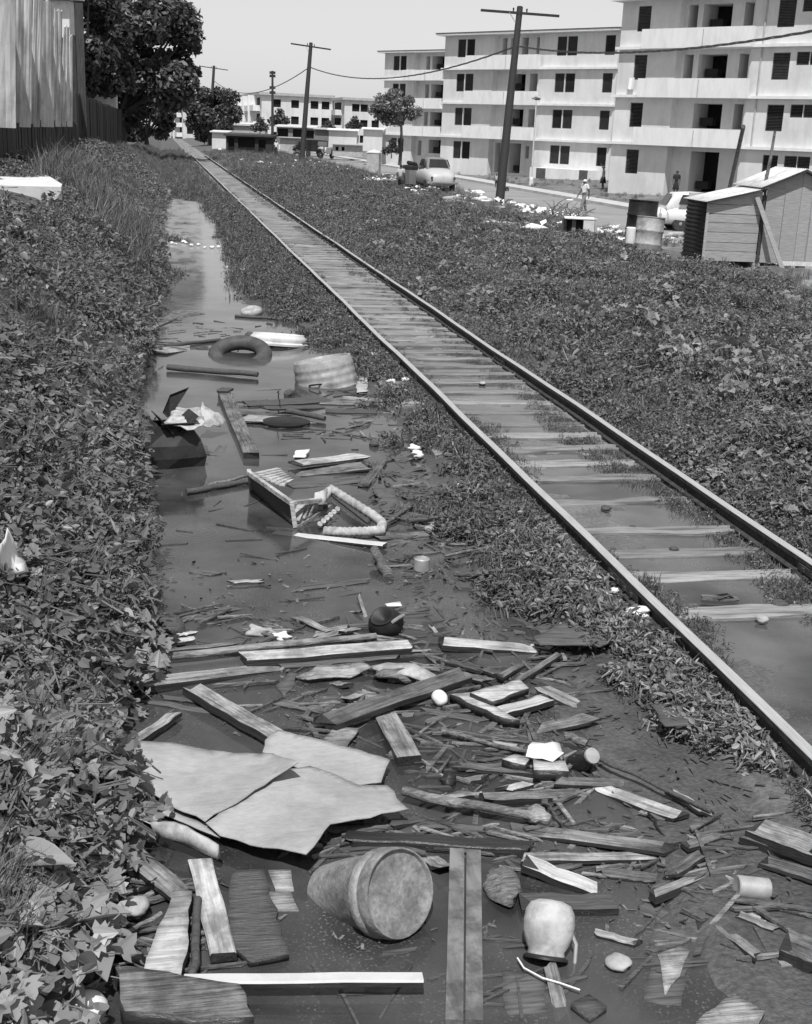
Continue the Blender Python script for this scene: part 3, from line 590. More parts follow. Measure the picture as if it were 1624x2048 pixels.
# ------------------------------------------------------------ poles and cables
def tpole(base, top, arm, lean_px, label, r=.16, arm_l=3.6, armz=.35, group='utility poles with crossarms along the track'):
    t = empty('utility_pole', base, 0, label, 'utility pole', group); d = top-base
    m = MB(); m.tube([(0, 0, -.6), d*.5, d], [r*1.25, r*1.05, r*.8], 10); smooth_by_angle(m.build('shaft', 'pole', t))
    q = d*(1-armz/d.length); av = arm.normalized()
    m = MB(); m.box(q-Vector((0, .14, 0)), (arm_l, .12, .13), R=Matrix((av, Vector((0, 0, 1)).cross(av).normalized(), av.cross(Vector((0, 0, 1)).cross(av).normalized()))).transposed()); m.build('crossarm', 'pole', t)
    for s in (-.17, .17):
        m = MB(); m.lathe([(.02, 0), (.05, .06), (.035, .1), (.06, .15), (.02, .2)], 8); o = m.build('insulator', 'glass', t); o.location = q+av*(s*arm_l*.5)+Vector((0, -.14, .06))
    m = MB(); m.tube([q+av*(-arm_l*.14)+Vector((0, -.2, 0)), q*.93], .02, 5); m.build('brace', 'tin', t)
    return t
def at_dist(px, py, base):
    "point above base seen at a pixel, at the same depth"
    Z = (base-Vector((0, 0, CAM_H))).dot(fwd); return D(px, py, Z)
pb1 = G(998, 405); pt1 = at_dist(1040, 14, pb1); a1 = at_dist(1117, 29, pb1)-at_dist(960, 17, pb1)
tpole(pb1, pt1, a1, 0, 'nearest utility pole, tall and leaning right in front of the apartment blocks', .21, a1.length)
pb2 = G(603, 322); pt2 = at_dist(622, 86, pb2); a2 = at_dist(661, 97, pb2)-at_dist(581, 85, pb2)
tpole(pb2, pt2, a2, 0, 'second utility pole, standing by the road left of the old black car', .22, a2.length)
pb3 = G(418, 291); pt3 = at_dist(428, 132, pb3); a3 = at_dist(457, 139, pb3)-at_dist(401, 131, pb3)
tpole(pb3, pt3, a3, 0, 'farthest utility pole with crossarm, in front of the round dark tree', .26, a3.length)
pb4 = G(545, 308); pt4 = at_dist(545, 142, pb4)
t = empty('slim_pole', pb4, 0, 'slim pole with stacked insulators left of the second utility pole', 'pole'); d = pt4-pb4
m = MB(); m.tube([(0, 0, -.5), d], [.2, .12], 8); m.build('shaft', 'pole', t)
for f_ in (.74, .8, .94, .98):
    m = MB(); m.box(d*f_, (.7, .25, .3)); m.build('insulator_bracket', 'pole', t)
def cable(a, b, sag, label, n=28, r=.024, strands=3):
    a = Vector(a); b = Vector(b); m = MB(); c0 = (a+b)/2
    for s in range(strands):
        pts = []
        for i in range(n*3+1):
            u = i/(n*3); p = a.lerp(b, u); p.z -= sag*4*u*(1-u)
            th = u*n*2.2+s*2*math.pi/strands; pts.append(p-c0+Vector((0, .032*math.sin(th), .032*math.cos(th))))
        m.tube(pts, r, 4)
    return tag(m.build('cable', 'louvre', loc=c0), label, 'cable', 'cables strung between the utility poles')
cA = at_dist(1033, 92, pb1); cB = at_dist(619, 134, pb2); cC = at_dist(426, 160, pb3)
cable(cA, cB, 1.35, 'sagging cable between the nearest and the second utility pole')
cable(cB, cC, 2.2, 'sagging cable between the second and the farthest crossarm pole')
cable(cA, D(1900, 5, 34), .75, 'cable bundle from the nearest pole out over the right edge')
lb = G(1062, 372); lt = at_dist(1073, 196, lb)
t = empty('street_lamp', lb, 0, 'slim pale street lamp in front of the apartment blocks', 'street lamp'); d = lt-lb
m = MB(); m.tube([(0, 0, -.3), d], [.075, .05], 8); m.build('shaft', 'concrete', t)
m = MB(); m.lathe([(.2, 0), (.16, .5), (.09, .7)], 10); m.build('base', 'conclight', t)
m = MB(); m.tube([d+Vector((-.35, 0, -.05)), d+Vector((-.1, 0, .1)), d+Vector((.35, 0, -.02))], [.1, .12, .08], 8); m.build('lamp_head', 'concrete', t)
m = MB(); m.box(d+Vector((.05, 0, -.1)), (.4, .2, .1)); m.build('lamp_glass', 'glass', t)
# ------------------------------------------------------------ trees
def leaf_cloud(centers, radii, n, size, seed):
    r = np.random.default_rng(seed); centers = np.array(centers); radii = np.array(radii)
    w = radii**2; k = r.choice(len(centers), n, p=w/w.sum())
    d = r.normal(size=(n, 3)); d /= np.linalg.norm(d, axis=1)[:, None]
    rr = radii[k]*(r.random(n)**.45); p = centers[k]+d*rr[:, None]*np.array([1, 1, .8])
    nrm = d*.5+r.normal(size=(n, 3))*.6+np.array([0, 0, .5]); nrm /= np.linalg.norm(nrm, axis=1)[:, None]
    a = np.cross(nrm, r.normal(size=(n, 3))); a /= np.linalg.norm(a, axis=1)[:, None]; b = np.cross(nrm, a)
    s = size*(.6+.8*r.random(n))[:, None]
    q = np.stack([p-a*s, p-b*s*.5+nrm*s*.12, p+a*s, p+b*s*.5+nrm*s*.12], 1).reshape(-1, 3)
    return q, n
def quads_obj(name, q, n, m, parent):
    me = bpy.data.meshes.new(name); me.vertices.add(len(q)); me.vertices.foreach_set('co', q.astype(np.float32).ravel())
    me.loops.add(4*n); me.loops.foreach_set('vertex_index', np.arange(4*n, dtype=np.int32)); me.polygons.add(n); me.polygons.foreach_set('loop_start', np.arange(0, 4*n, 4, dtype=np.int32)); me.update(calc_edges=True)
    return link(name, me, parent, m)
def tree(name, base, h, crown_c, crown_r, nclump, nleaf, size, label, seed, trunk_r=.3, clump=.42, forks=3, m='leafdark', group=None, lean=(0, 0), squash=1):
    r = random.Random(seed); t = empty(name, base, 0, label, 'tree', group); cc = Vector(crown_c)
    m_ = MB(); tips = []
    fork = Vector((lean[0]*.5, lean[1]*.5, max(.6, (cc.z-crown_r*.75*squash))))
    m_.tube([(0, 0, -.5), fork*.5+Vector((.08, .05, 0)), fork], [trunk_r*1.3, trunk_r, trunk_r*.8], 9)
    cs = []; rs = []
    for i in range(nclump):
        while True:
            v = Vector((r.uniform(-1, 1), r.uniform(-1, 1), r.uniform(-.9, 1)))
            if v.length < 1: break
        v = v.normalized()*(v.length**.6)
        c = cc+Vector((v.x*crown_r, v.y*crown_r, v.z*crown_r*squash))*.85; cs.append(tuple(c)); rs.append(crown_r*clump*r.uniform(.55, 1.1))
    for i in range(min(nclump, 4+forks*3)):
        e = Vector(cs[i]); mid = fork.lerp(e, .5)+Vector((r.uniform(-.3, .3), r.uniform(-.3, .3), .2)); m_.tube([fork*.92, mid, e], [trunk_r*.6, trunk_r*.36, trunk_r*.1], 6)
    smooth_by_angle(m_.build('trunk', 'trunk', t), 60)
    q, n = leaf_cloud(cs, rs, nleaf, size, seed); quads_obj('crown', q, n, m, t)
    return t
bt = D(262, 292, 118); tree('big_tree', (bt.x-.9, bt.y, 1.0), 15, (1.5, 0, 8.5), 6.0, 46, 26000, .3, 'huge dark leafy tree overhanging the track on the left', 3, .45, .36, squash=1.2)
tree('big_tree', (bt.x-3.0, bt.y-14, 1.2), 16, (0, 0, 8.3), 4.4, 26, 14000, .28, 'dark leafy tree rising directly behind the thick timber post', 4, .35, .4, squash=1.3)
t_ = D(425, 288, 205); tree('round_tree', (t_.x, t_.y, .3), 10, (0, 0, 5.3), 4.5, 26, 12000, .32, 'round dark tree behind the farthest crossarm pole', 5, .35, .4)
t_ = D(340, 290, 160); tree('round_tree', (t_.x-3, t_.y, .4), 8, (0, 0, 4.0), 3.6, 16, 7000, .3, 'low dark tree below the overhanging crown at the end of the fence', 6, .3, .45)
t_ = D(800, 318, 112); tree('roadside_tree', (t_.x, t_.y, t_.z-.05), 5, (-.6, 0, 4.4), 2.5, 24, 4600, .13, 'small leafy roadside tree on a thin trunk before the farthest white block', 8, .13, .27, squash=.6, m='leaf')
for (px, py, Z, sc_, sd_, lb_) in ((783, 306, 120, 1.0, 11, 'dark rounded shrub at the foot of the small roadside tree'), (558, 250, 190, 1.8, 12, 'spiky dark shrub poking up beside the slim pole'), (708, 258, 200, 1.5, 13, 'dark shrub above the white plaster hut'), (600, 300, 160, 1.0, 14, 'low dark shrub before the garden wall'), (448, 262, 190, 1.6, 15, 'dark bush behind the small white walled hut'), (520, 262, 205, 1.7, 16, 'dark bush behind the grey roofed low building'), (655, 262, 195, 1.3, 17, 'dark bush peeping over the grey plaster hut')):
    p = D(px, py, Z); t = empty('shrub', (p.x, p.y, p.z-.2), 0, lb_, 'shrub')
    q, n = leaf_cloud([(0, 0, .6*sc_), (.5*sc_, .2, .5*sc_), (-.5*sc_, 0, .4*sc_), (.1, 0, 1.1*sc_)], [.6*sc_, .5*sc_, .5*sc_, .45*sc_], 700, .13*sc_, sd_); quads_obj('foliage', q, n, 'leafdark', t)
    m = MB(); m.tube([(0, 0, -.3), (0, 0, .8*sc_)], [.06*sc_, .02], 5); m.build('stem', 'trunk', t)
def sapling(px, py, tx, ty, label, seed):
    b = G(px, py); tp = at_dist(tx, ty, b); t = empty('sapling', b, 0, label, 'sapling', 'staked saplings before the nearest block'); d = tp-b
    m = MB(); m.tube([(0, 0, -.2), d*.9], [.035, .02], 5); m.build('stem', 'trunk', t)
    for s in (-.28, .25):
        m = MB(); m.tube([(s, 0, -.2), (s*.9, 0, 1.15)], .025, 5); m.build('stake', 'greywood' if False else 'grey', t)
    q, n = leaf_cloud([tuple(d), tuple(d+Vector((.25, 0, -.15))), tuple(d+Vector((-.25, .1, -.1)))], [.22, .2, .2], 120, .09, seed); quads_obj('foliage', q, n, 'leafdark', t)
sapling(1334, 384, 1331, 336, 'left staked sapling before the nearest block', 21); sapling(1352, 386, 1368, 328, 'right taller staked sapling before the dark doorway', 22)
# ------------------------------------------------------------ vehicles
def loft(secs, n=14, e=3.2):
    vs = []; fs = []
    for (x, hw, zb, zt) in secs:
        for k in range(n):
            a = 2*math.pi*(k+.5)/n; c, s = math.cos(a), math.sin(a)
            vs.append((x, hw*math.copysign(abs(c)**(2/e), c), (zb+zt)/2+(zt-zb)/2*math.copysign(abs(s)**(2/e), s)))
    for i in range(len(secs)-1): fs += [(i*n+k, i*n+(k+1) % n, (i+1)*n+(k+1) % n, (i+1)*n+k) for k in range(n)]
    fs += [tuple(range(n-1, -1, -1)), tuple((len(secs)-1)*n+k for k in range(n))]
    return vs, fs
def wheel(t, x, y, r, w=.17, white=False):
    h = empty('wheel', (x, y, r)); h.parent = t
    R = Matrix.Rotation(math.pi/2, 4, 'X')
    m = MB(); m.lathe([(r*.62, -w/2), (r*.93, -w/2), (r, -w*.3), (r, w*.3), (r*.93, w/2), (r*.62, w/2)], 18, mat4=R); smooth_by_angle(m.build('tyre', 'rubber', h))
    m = MB(); m.lathe([(r*.62, -w*.4), (r*.5, -w*.25), (r*.2, -w*.5), (.01, -w*.52), (.01, w*.52), (r*.2, w*.5), (r*.5, w*.25), (r*.62, w*.4)], 14, mat4=R); smooth_by_angle(m.build('rim', 'chrome', h))
def car(name, loc, heading, label, paint, body, cabin, wheels, wr=.34, roofp=None, cat='car', lights=None, trunk_line=False, grille=False):
    t = empty(name, loc, heading, label, cat)
    vs, fs = loft(body); o = pyd('body', vs, fs, paint, t, True); s = o.modifiers.new('s', 'SUBSURF'); s.levels = 1; s.render_levels = 1
    (xb0, xb1, xt0, xt1, hb, ht, zb, zt) = cabin
    def side(u, v, sgn):
        xb = xb0+(xb1-xb0)*u; xt = xt0+(xt1-xt0)*u; return Vector((xb+(xt-xb)*v, sgn*(hb+(ht-hb)*v), zb+(zt-zb)*v))
    vs, fs = loft([(xb0, hb*.9, zb-.2, zb+.02), (xb0+(xt0-xb0)*.5, (hb+ht)/2, zb-.2, zb+(zt-zb)*.55), (xt0, ht, zb-.2, zt-.03), ((xt0+xt1)/2, ht*1.03, zb-.2, zt+.02), (xt1, ht, zb-.2, zt-.03), (xb1+(xt1-xb1)*.5, (hb+ht)/2, zb-.2, zb+(zt-zb)*.55), (xb1, hb*.9, zb-.2, zb+.02)], 16, 4.5)
    o = pyd('cabin', vs, fs, roofp or paint, t, True)
    for sgn in (-1, 1):
        for (u0, u1) in ((.17, .34), (.38, .58), (.61, .80)):
            q = [side(u0, .22, sgn), side(u1, .22, sgn), side(u1, .84, sgn), side(u0, .84, sgn)]
            off = Vector((0, sgn*(.055), .0)); pyd('window', [p+off for p in q], [(0, 1, 2, 3) if sgn < 0 else (3, 2, 1, 0)], 'glass', t)
    for (xb, xt, s) in ((xb0, xt0, -1), (xb1, xt1, 1)):
        q = []
        for (w, v) in ((-.78, .18), (.78, .18), (.74, .86), (-.74, .86)):
            x = xb+(xt-xb)*v+s*.07; q.append((x, w*(hb+(ht-hb)*v), zb+(zt-zb)*v))
        pyd('windscreen' if s == 1 else 'rear_window', q, [(0, 1, 2, 3)], 'glass', t)
    for (x, y) in wheels: wheel(t, x, y, wr)
    xs = [b[0] for b in body]
    for s, x in (('front_bumper', max(xs)+.1), ('rear_bumper', min(xs)-.1)):
        hw = .82; m = MB(); d = .12 if 'rear' in s else -.12; m.tube([(x+d*1.6, -hw, .48), (x, -hw*.75, .48), (x, hw*.75, .48), (x+d*1.6, hw, .48)], .06, 6); m.build(s, 'chrome', t)
    for sgn in (-1, 1):
        m = MB(); m.lathe([(.0, .06), (.06, .05), (.1, .0), (.11, -.08)], 12, cap=False, mat4=axis_matrix((max(xs)-.08, sgn*.6, .78), (1, 0, .1))); smooth_by_angle(m.build('headlight', 'chrome', t))
        m = MB(); m.box((min(xs)+.02, sgn*.62, .72), (.06, .1, .14)); m.build('tail_light', 'glass', t)
        m = MB(); m.box((.2, sgn*.86, .86), (.16, .05, .03)); m.build('door_handle', 'chrome', t)
        m = MB(); m.box((.95, sgn*.85, .72), (.015, .05, .62)); m.build('door_seam', 'cardark', t)
    if trunk_line:
        m = MB(); m.tube([(min(xs)+.02, 0, .75), (min(xs)+.3, 0, 1.02), (min(xs)+.8, 0, 1.13)], .025, 5); m.build('trunk_ridge', 'chrome', t)
    return t
def head_angle(px, py, qx, qy, z):
    a = P(px, py, z); b = P(qx, qy, z); return math.atan2(b.y-a.y, b.x-a.x)
sed_body = [(-2.2, .45, .45, .85), (-2.1, .74, .3, .95), (-1.5, .84, .25, 1.03), (-.6, .86, .24, 1.04), (.4, .86, .24, 1.04), (1.3, .84, .25, 1.03), (1.9, .78, .28, .98), (2.15, .66, .32, .9), (2.22, .4, .45, .8)]
W4 = [(1.4, .72), (1.4, -.72), (-1.35, .72), (-1.35, -.72)]
sp1 = G(1372, 464)
car('parked_sedan', sp1+Vector((.42, -.1, .05)), math.radians(-7), 'white rounded sedan parked behind the oil drums and the plank shack', 'carwhite', sed_body, (-1.62, 1.0, -1.2, .45, .78, .62, 1.0, 1.66), [(1.4, .72), (1.4, -.72), (-.95, .72), (-.95, -.72)])
cp_body = [(-2.15, .42, .42, .78), (-2.05, .66, .3, .95), (-1.75, .8, .26, 1.12), (-1.2, .86, .25, 1.24), (-.4, .88, .25, 1.26), (.5, .84, .25, 1.18), (1.3, .74, .27, 1.1), (1.9, .6, .32, 1.02), (2.15, .4, .45, .85)]
sp2 = G(868, 384); 
car('parked_coupe', sp2+Vector((.35, 2.1, .0)), math.radians(93), 'light coupe with dark roof seen from behind on the rubbish verge', 'carlight', cp_body, (-1.15, .75, -.65, .3, .72, .56, 1.16, 1.74), W4, roofp='clothgrey', trunk_line=True)
sp3 = G(640, 322)
vt = empty('old_black_car', sp3+Vector((.3, 2.0, .3)), math.radians(-62), 'old upright black car with pale bonnet facing the camera by the second pole', 'car')
vt.scale = (1.22,)*3
m = MB(); m.box((-.8, 0, 1.25), (2.2, 1.55, 1.2)); o = m.build('body', 'cardark', vt); bv = o.modifiers.new('b', 'BEVEL'); bv.width = .12; bv.segments = 3
m = MB(); m.box((-.8, 0, 1.92), (2.3, 1.6, .12)); m.build('roof', 'clothgrey', vt)
vs, fs = loft([(.2, .62, .55, 1.25), (1.0, .5, .55, 1.2), (1.45, .4, .55, 1.15)]); pyd('bonnet', vs, fs, 'carlight', vt, True)
m = MB(); m.box((1.48, 0, .85), (.06, .62, .62)); m.build('radiator', 'chrome', vt)
for s in (-1, 1):
    m = MB(); m.lathe([(.14, -.08), (.15, 0), (.02, .06)], 10, mat4=axis_matrix((1.35, s*.48, 1.1), (1, 0, 0))); m.build('headlight', 'chrome', vt)
    m = MB(); m.tube([(.3, s*.68, .55), (.75, s*.72, .88), (1.3, s*.72, .85), (1.6, s*.72, .5)], .15, 6); m.build('mudguard', 'cardark', vt)
    q = [(-.1, s*.785, 1.3), (-.75, s*.785, 1.3), (-.75, s*.785, 1.72), (-.1, s*.785, 1.72)]; pyd('window', q, [(0, 1, 2, 3)], 'glass', vt)
pyd('windscreen', [(.31, -.6, 1.3), (.31, .6, 1.3), (.31, .6, 1.75), (.31, -.6, 1.75)], [(0, 1, 2, 3)], 'clothgrey', vt)
for (x, y) in ((1.1, .7), (1.1, -.7), (-1.3, .72), (-1.3, -.72)): wheel(vt, x, y, .4, .14)
# handcart piled with dark things, beside the coupe
c0 = G(822, 377); t = empty('cart', c0, math.radians(15), 'grey box cart with dark load standing beside the light coupe', 'cart')
m = MB(); m.box((0, 0, .62), (1.0, 1.5, .75)); m.build('box', 'clothgrey', t); m = MB()
for (x_, y_, z_, sx, sy, sz, a_) in ((-.2, -.35, 1.1, .5, .6, .28, .3), (.15, .2, 1.12, .6, .5, .34, -.4), (-.1, .45, 1.08, .45, .4, .22, .8), (.0, .0, 1.34, .5, .45, .2, .5)): m.box((x_, y_, z_), (sx, sy, sz), R=Euler((a_*.3, a_*.2, a_)).to_matrix())
o = m.build('load', 'clothdark', t); bv = o.modifiers.new('b', 'BEVEL'); bv.width = .07; bv.segments = 2
for s in (-1, 1):
    R = Matrix.Rotation(math.pi/2, 4, 'Y'); R.translation = (s*.58, 0, .3); m = MB(); m.lathe([(.2, -.05), (.3, -.05), (.3, .05), (.2, .05)], 14, mat4=R); m.build('wheel', 'rubber', t)
# ------------------------------------------------------------ people
def skin_obj(name, joints, bones, radii, m, parent, root=0):
    me = bpy.data.meshes.new(name); me.from_pydata([tuple(j) for j in joints], bones, []); me.update()
    o = link(name, me, parent, m); o.modifiers.new('skin', 'SKIN'); me.skin_vertices.new() if not me.skin_vertices else None
    for i, r in enumerate(radii):
        sv = me.skin_vertices[0].data[i]; sv.radius = r if isinstance(r, tuple) else (r, r); sv.use_root = (i == root)
    s = o.modifiers.new('sub', 'SUBSURF'); s.levels = 1; s.render_levels = 2; me.polygons.foreach_set('use_smooth', [])
    return o
def person(base, face, label, h=1.7, shirt='cloth', legs='clothdark', skirt=False, stride=.16, arm=None, cap=None, shorts=False, sit=False, group=None):
    """local frame: +x is where the person faces"""
    t = empty('person', base, face, label, 'person', group); k = h/1.7
    V = lambda x, y, z: Vector((x*k, y*k, z*k))
    hz = .92 if not sit else .35
    hip, wa, ch, ne, hd, tp = V(0, 0, hz), V(0, 0, hz+.18), V(.01, 0, hz+.42), V(.01, 0, hz+.56), V(.03, 0, hz+.66), V(.03, 0, hz+.75)
    J = [hip, wa, ch, ne, hd, tp]; B = [(0, 1), (1, 2), (2, 3), (3, 4), (4, 5)]; Rr = [.105, .095, .115, .05, .085, .06]
    nose = V(.13, 0, hz+.665); J.append(nose); B.append((4, 6)); Rr.append(.016)
    LG = []
    for s, st in ((1, stride), (-1, -stride)):
        i = len(J)
        if sit: pts = [V(.05, s*.1, hz-.02), V(.42, s*.13, hz+.05), V(.45, s*.13, .08), V(.58, s*.13, .04)]
        else: pts = [V(st*.15, s*.09, hz-.06), V(st*.75+.02, s*.1, .5), V(st*(1.15 if st > 0 else 1.3), s*.1, .08), V(st*1.1+.14, s*.11, .035)]
        J += pts; Rr += [.085, .06, .038, .035]; B += [(0, i), (i, i+1), (i+1, i+2), (i+2, i+3)]; LG.append(pts)
    AR = []
    for n_, s in enumerate((1, -1)):
        i = len(J); st = -stride if s > 0 else stride
        pts = [V(0, s*.18, hz+.5), V(st*.4-.03, s*.23, hz+.2), V(st*.9+.05, s*.23, hz-.04), V(st+.08, s*.23, hz-.13)]
        if arm and s == arm: pts = [V(0, s*.18, hz+.5), V(.1, s*.26, hz+.62), V(.22, s*.2, hz+.84), V(.26, s*.18, hz+.92)]
        J += pts; Rr += [.06, .045, .033, .03]; B += [(2, i), (i, i+1), (i+1, i+2), (i+2, i+3)]; AR.append(pts)
        # fingers
        f0 = len(J); dirv = (pts[3]-pts[2]).normalized()
        for q_ in (-1, 0, 1):
            J.append(pts[3]+dirv*.075*k+Vector((q_*.02*k, 0, 0))); Rr.append(.011); B.append((i+3, f0+q_+1))
    skin_obj('body', J, B, [r*k*1.06 for r in Rr], 'skin', t)
    sj = [V(0, 0, hz+.02), wa, ch, V(.01, 0, hz+.52)]; sb = [(0, 1), (1, 2), (2, 3)]; sr = [.125, .118, .135, .07]
    for pts in AR:
        i = len(sj); sj += [pts[0], pts[0].lerp(pts[1], .75)]; sr += [.075, .062]; sb += [(2, i), (i, i+1)]
    skin_obj('shirt', sj, sb, [r*k*1.12 for r in sr], shirt, t)
    if skirt:
        m = MB(); m.lathe([(.13*k, hz*k+.05), (.17*k, hz*k-.1), (.24*k, hz*k-.42), (.23*k, hz*k-.44)], 14, wob=.05); smooth_by_angle(m.build('skirt', legs, t))
    else:
        lj = [V(0, 0, hz+.05), V(0, 0, hz-.02)]; lb_ = [(0, 1)]; lr = [.118, .12]
        for pts in LG:
            i = len(lj); lj += [pts[0], pts[1]]; lr += [.1, .078]; lb_ += [(1, i), (i, i+1)]
            if not shorts: lj.append(pts[2]); lr.append(.062); lb_.append((i+1, i+2))
        skin_obj('trousers' if not shorts else 'shorts', lj, lb_, [r*k*1.12 for r in lr], legs, t)
    m = MB(); m.lathe([(.098*k, 0), (.102*k, .04*k), (.08*k, .085*k), (.03*k, .105*k)], 12); o = smooth_by_angle(m.build('hair' if not cap else 'cap', 'hair' if not cap else cap, t), 70); o.location = V(.015, 0, hz+.675)
    if cap:
        m = MB(); m.box((.12*k, 0, .01), (.1*k, .13*k, .015)); o = m.build('cap_brim', cap, t); o.location = V(.015, 0, hz+.675)
    return t
mb_ = G(1166, 425)
person(mb_, math.radians(200), 'man in white shirt and white cap walking along the roadside', 1.72, 'cloth', 'clothgrey', stride=.2, cap='cloth')
person(G(1205, 379), math.radians(165), 'woman in light blouse and dark skirt raising an arm beside the white annex', 1.66, 'clothgrey', 'clothdark', skirt=True, stride=.05, arm=1)
dw = Vector((30.93, 87.0, 0))+Vector((.57141899, -.82065848, 0))*5.95+Vector((-.82065848, -.57141899, 0))*.6; dw.z = TZ(dw.x, dw.y)
person(dw, math.radians(250), 'woman in dark dress standing in the doorway of the nearest block', 1.66, 'clothdark', 'clothdark', skirt=True, stride=.03)
person(G(800, 386), math.radians(60), 'boy in light shirt and dark shorts beside the grey cart', 1.45, 'concrete', 'clothdark', stride=.07, shorts=True)
person(G(1007, 384), math.radians(300), 'child in white shirt crouching right of the nearest utility pole', 1.35, 'cloth', 'clothdark', sit=True)
person(G(992, 377), math.radians(240), 'child in pale shirt standing left of the nearest utility pole', 1.1, 'concrete', 'clothdark', shorts=True, stride=.05)
person(G(552, 312), math.radians(270), 'person in white shirt standing by the slim pole far down the line', 1.65, 'cloth', 'clothdark', stride=.05)
# ------------------------------------------------------------ verge: pedestal, tyre, drums, discarded cabinet, branches
pd = G(747, 348); t = empty('concrete_pedestal', pd, math.radians(-22), 'square concrete pedestal with a pointed cap standing on the verge', 'pedestal')
m = MB(); m.box((0, 0, .85), (1.15, 1.0, 2.1)); m.build('shaft', 'concrete', t)
m = MB(); m.add([(-.62, -.55, 1.9), (.62, -.55, 1.9), (.62, .55, 1.9), (-.62, .55, 1.9), (-.62, -.55, 1.98), (.62, -.55, 1.98), (.62, .55, 1.98), (-.62, .55, 1.98), (0, 0, 2.25)], [(0, 3, 2, 1), (0, 1, 5, 4), (1, 2, 6, 5), (2, 3, 7, 6), (3, 0, 4, 7), (4, 5, 8), (5, 6, 8), (6, 7, 8), (7, 4, 8)]); m.build('cap', 'conclight', t)
def torus(m, R_, r_, mat4, n=30, k=10, flat=1.0):
    vs = []; fs = []
    for i in range(n):
        a = 2*math.pi*i/n
        for j in range(k):
            b = 2*math.pi*j/k; rr = R_+r_*math.cos(b); vs.append(mat4@Vector((rr*math.cos(a), rr*math.sin(a), r_*flat*math.sin(b))))
    for i in range(n): fs += [(i*k+j, ((i+1) % n)*k+j, ((i+1) % n)*k+(j+1) % k, i*k+(j+1) % k) for j in range(k)]
    m.add(vs, fs)
tc_ = G(594, 318); m = MB(); torus(m, .36, .15, axis_matrix((0, 0, .35), (-.3, -1, .5))); tag(smooth_by_angle(m.build('tyre', 'rubber', loc=tc_)), 'black tyre lying at the foot of the second utility pole', 'tyre')
def drum(px, py, wpx, label, m_, tilt, can=False, h=.88):
    b = G(px, py); Z = (b-Vector((0, 0, CAM_H))).dot(fwd); r = wpx/2*Z/F; h = r*2.9
    t = empty('oil_drum', b, .6, label, 'oil drum', 'oil drums on the verge'); t.rotation_euler = (tilt[0], tilt[1], .6)
    m = MB(); pr = [(r*.98, 0), (r, .02)]
    for f_ in (.33, .66): pr += [(r, h*f_-.04), (r*1.045, h*f_-.012), (r*1.045, h*f_+.012), (r, h*f_+.04)]
    pr += [(r, h-.03), (r*1.04, h-.02), (r*1.04, h), (r*.97, h), (r*.96, h-.03), (.02, h-.035)]
    m.lathe(pr, 28); smooth_by_angle(m.build('body', m_, t))
    for x in (.55, -.6):
        m = MB(); m.lathe([(.035, 0), (.035, .025), (.0, .025)], 8); o = m.build('bung', 'black', t); o.location = (x*r, .1*r, h-.035)
    return t, b, r, h
_, fd, fr_, fh = drum(1291, 515, 55, 'front oil drum of dull pale metal with two raised ribs', 'tin', (.0, .09))
_, db, dr, dh = drum(1277, 487, 58, 'dark oil drum standing just behind the pale one', 'black', (.02, .04))
bt_ = P(1310, 437, .95); 
t = empty('bottle', fd+rgt0*.24+Vector((.05, 0, fh-.06)), 0, 'pale bottle standing on top of the front oil drum', 'bottle'); m = MB(); m.lathe([(.035, 0), (.036, .14), (.014, .2), (.013, .27)], 10); m.build('glass_body', 'concrete', t); m = MB(); m.lathe([(.016, 0), (.016, .02)], 8); o = m.build('stopper', 'white', t); o.location = (0, 0, .27)
m = MB(); m.lathe([(.13, 0), (.135, .02), (.13, .4), (.1, .42)], 14); tag(smooth_by_angle(m.build('white_can', 'white', loc=fd-rgt0*(fr_+.1)+Vector((0, -.05, .36)))), 'small white can hanging against the left side of the front oil drum', 'can')
# discarded cabinet lying open
cb = G(1150, 478); t = empty('discarded_cabinet', cb, math.radians(-16), 'discarded white enamel cabinet lying open on the rubbish verge', 'cabinet')
m = MB(); m.box((.1, .35, .62), (.95, .7, .06)); o = m.build('top', 'white', t); bv = o.modifiers.new('b', 'BEVEL'); bv.width = .025; bv.segments = 3
m = MB(); m.box((.40, .33, .29), (.34, .64, .58)); m.build('side_panel', 'conclight', t)
m = MB(); m.box((.625, .3, .3), (.09, .7, .66)); m.build('door', 'concrete', t)
m = MB(); m.box((-.1, .64, .29), (.66, .05, .58)); m.build('back_panel', 'louvre', t); m = MB(); m.box((-.33, .33, .29), (.06, .6, .58)); m.build('left_panel', 'black', t)
m = MB(); m.box((-.06, .2, .29), (.12, .1, .55)); m.build('motor_housing', 'rusttin', t)
br = G(1135, 442); m = MB(); rr = random.Random(5)
for i in range(60):
    a = Vector((rr.uniform(-.7, .7), rr.uniform(-.5, .5), rr.uniform(.0, .5))); d = Vector((rr.uniform(-1, 1), rr.uniform(-.5, .5), rr.uniform(-.1, .8)))*.6; m.tube([a, a+d*.5+Vector((0, 0, .08)), a+d], [.03, .02, .008], 4)
tag(m.build('branch_pile', 'clothgrey', loc=br), 'tangled pile of cut branches behind the discarded cabinet', 'branches')
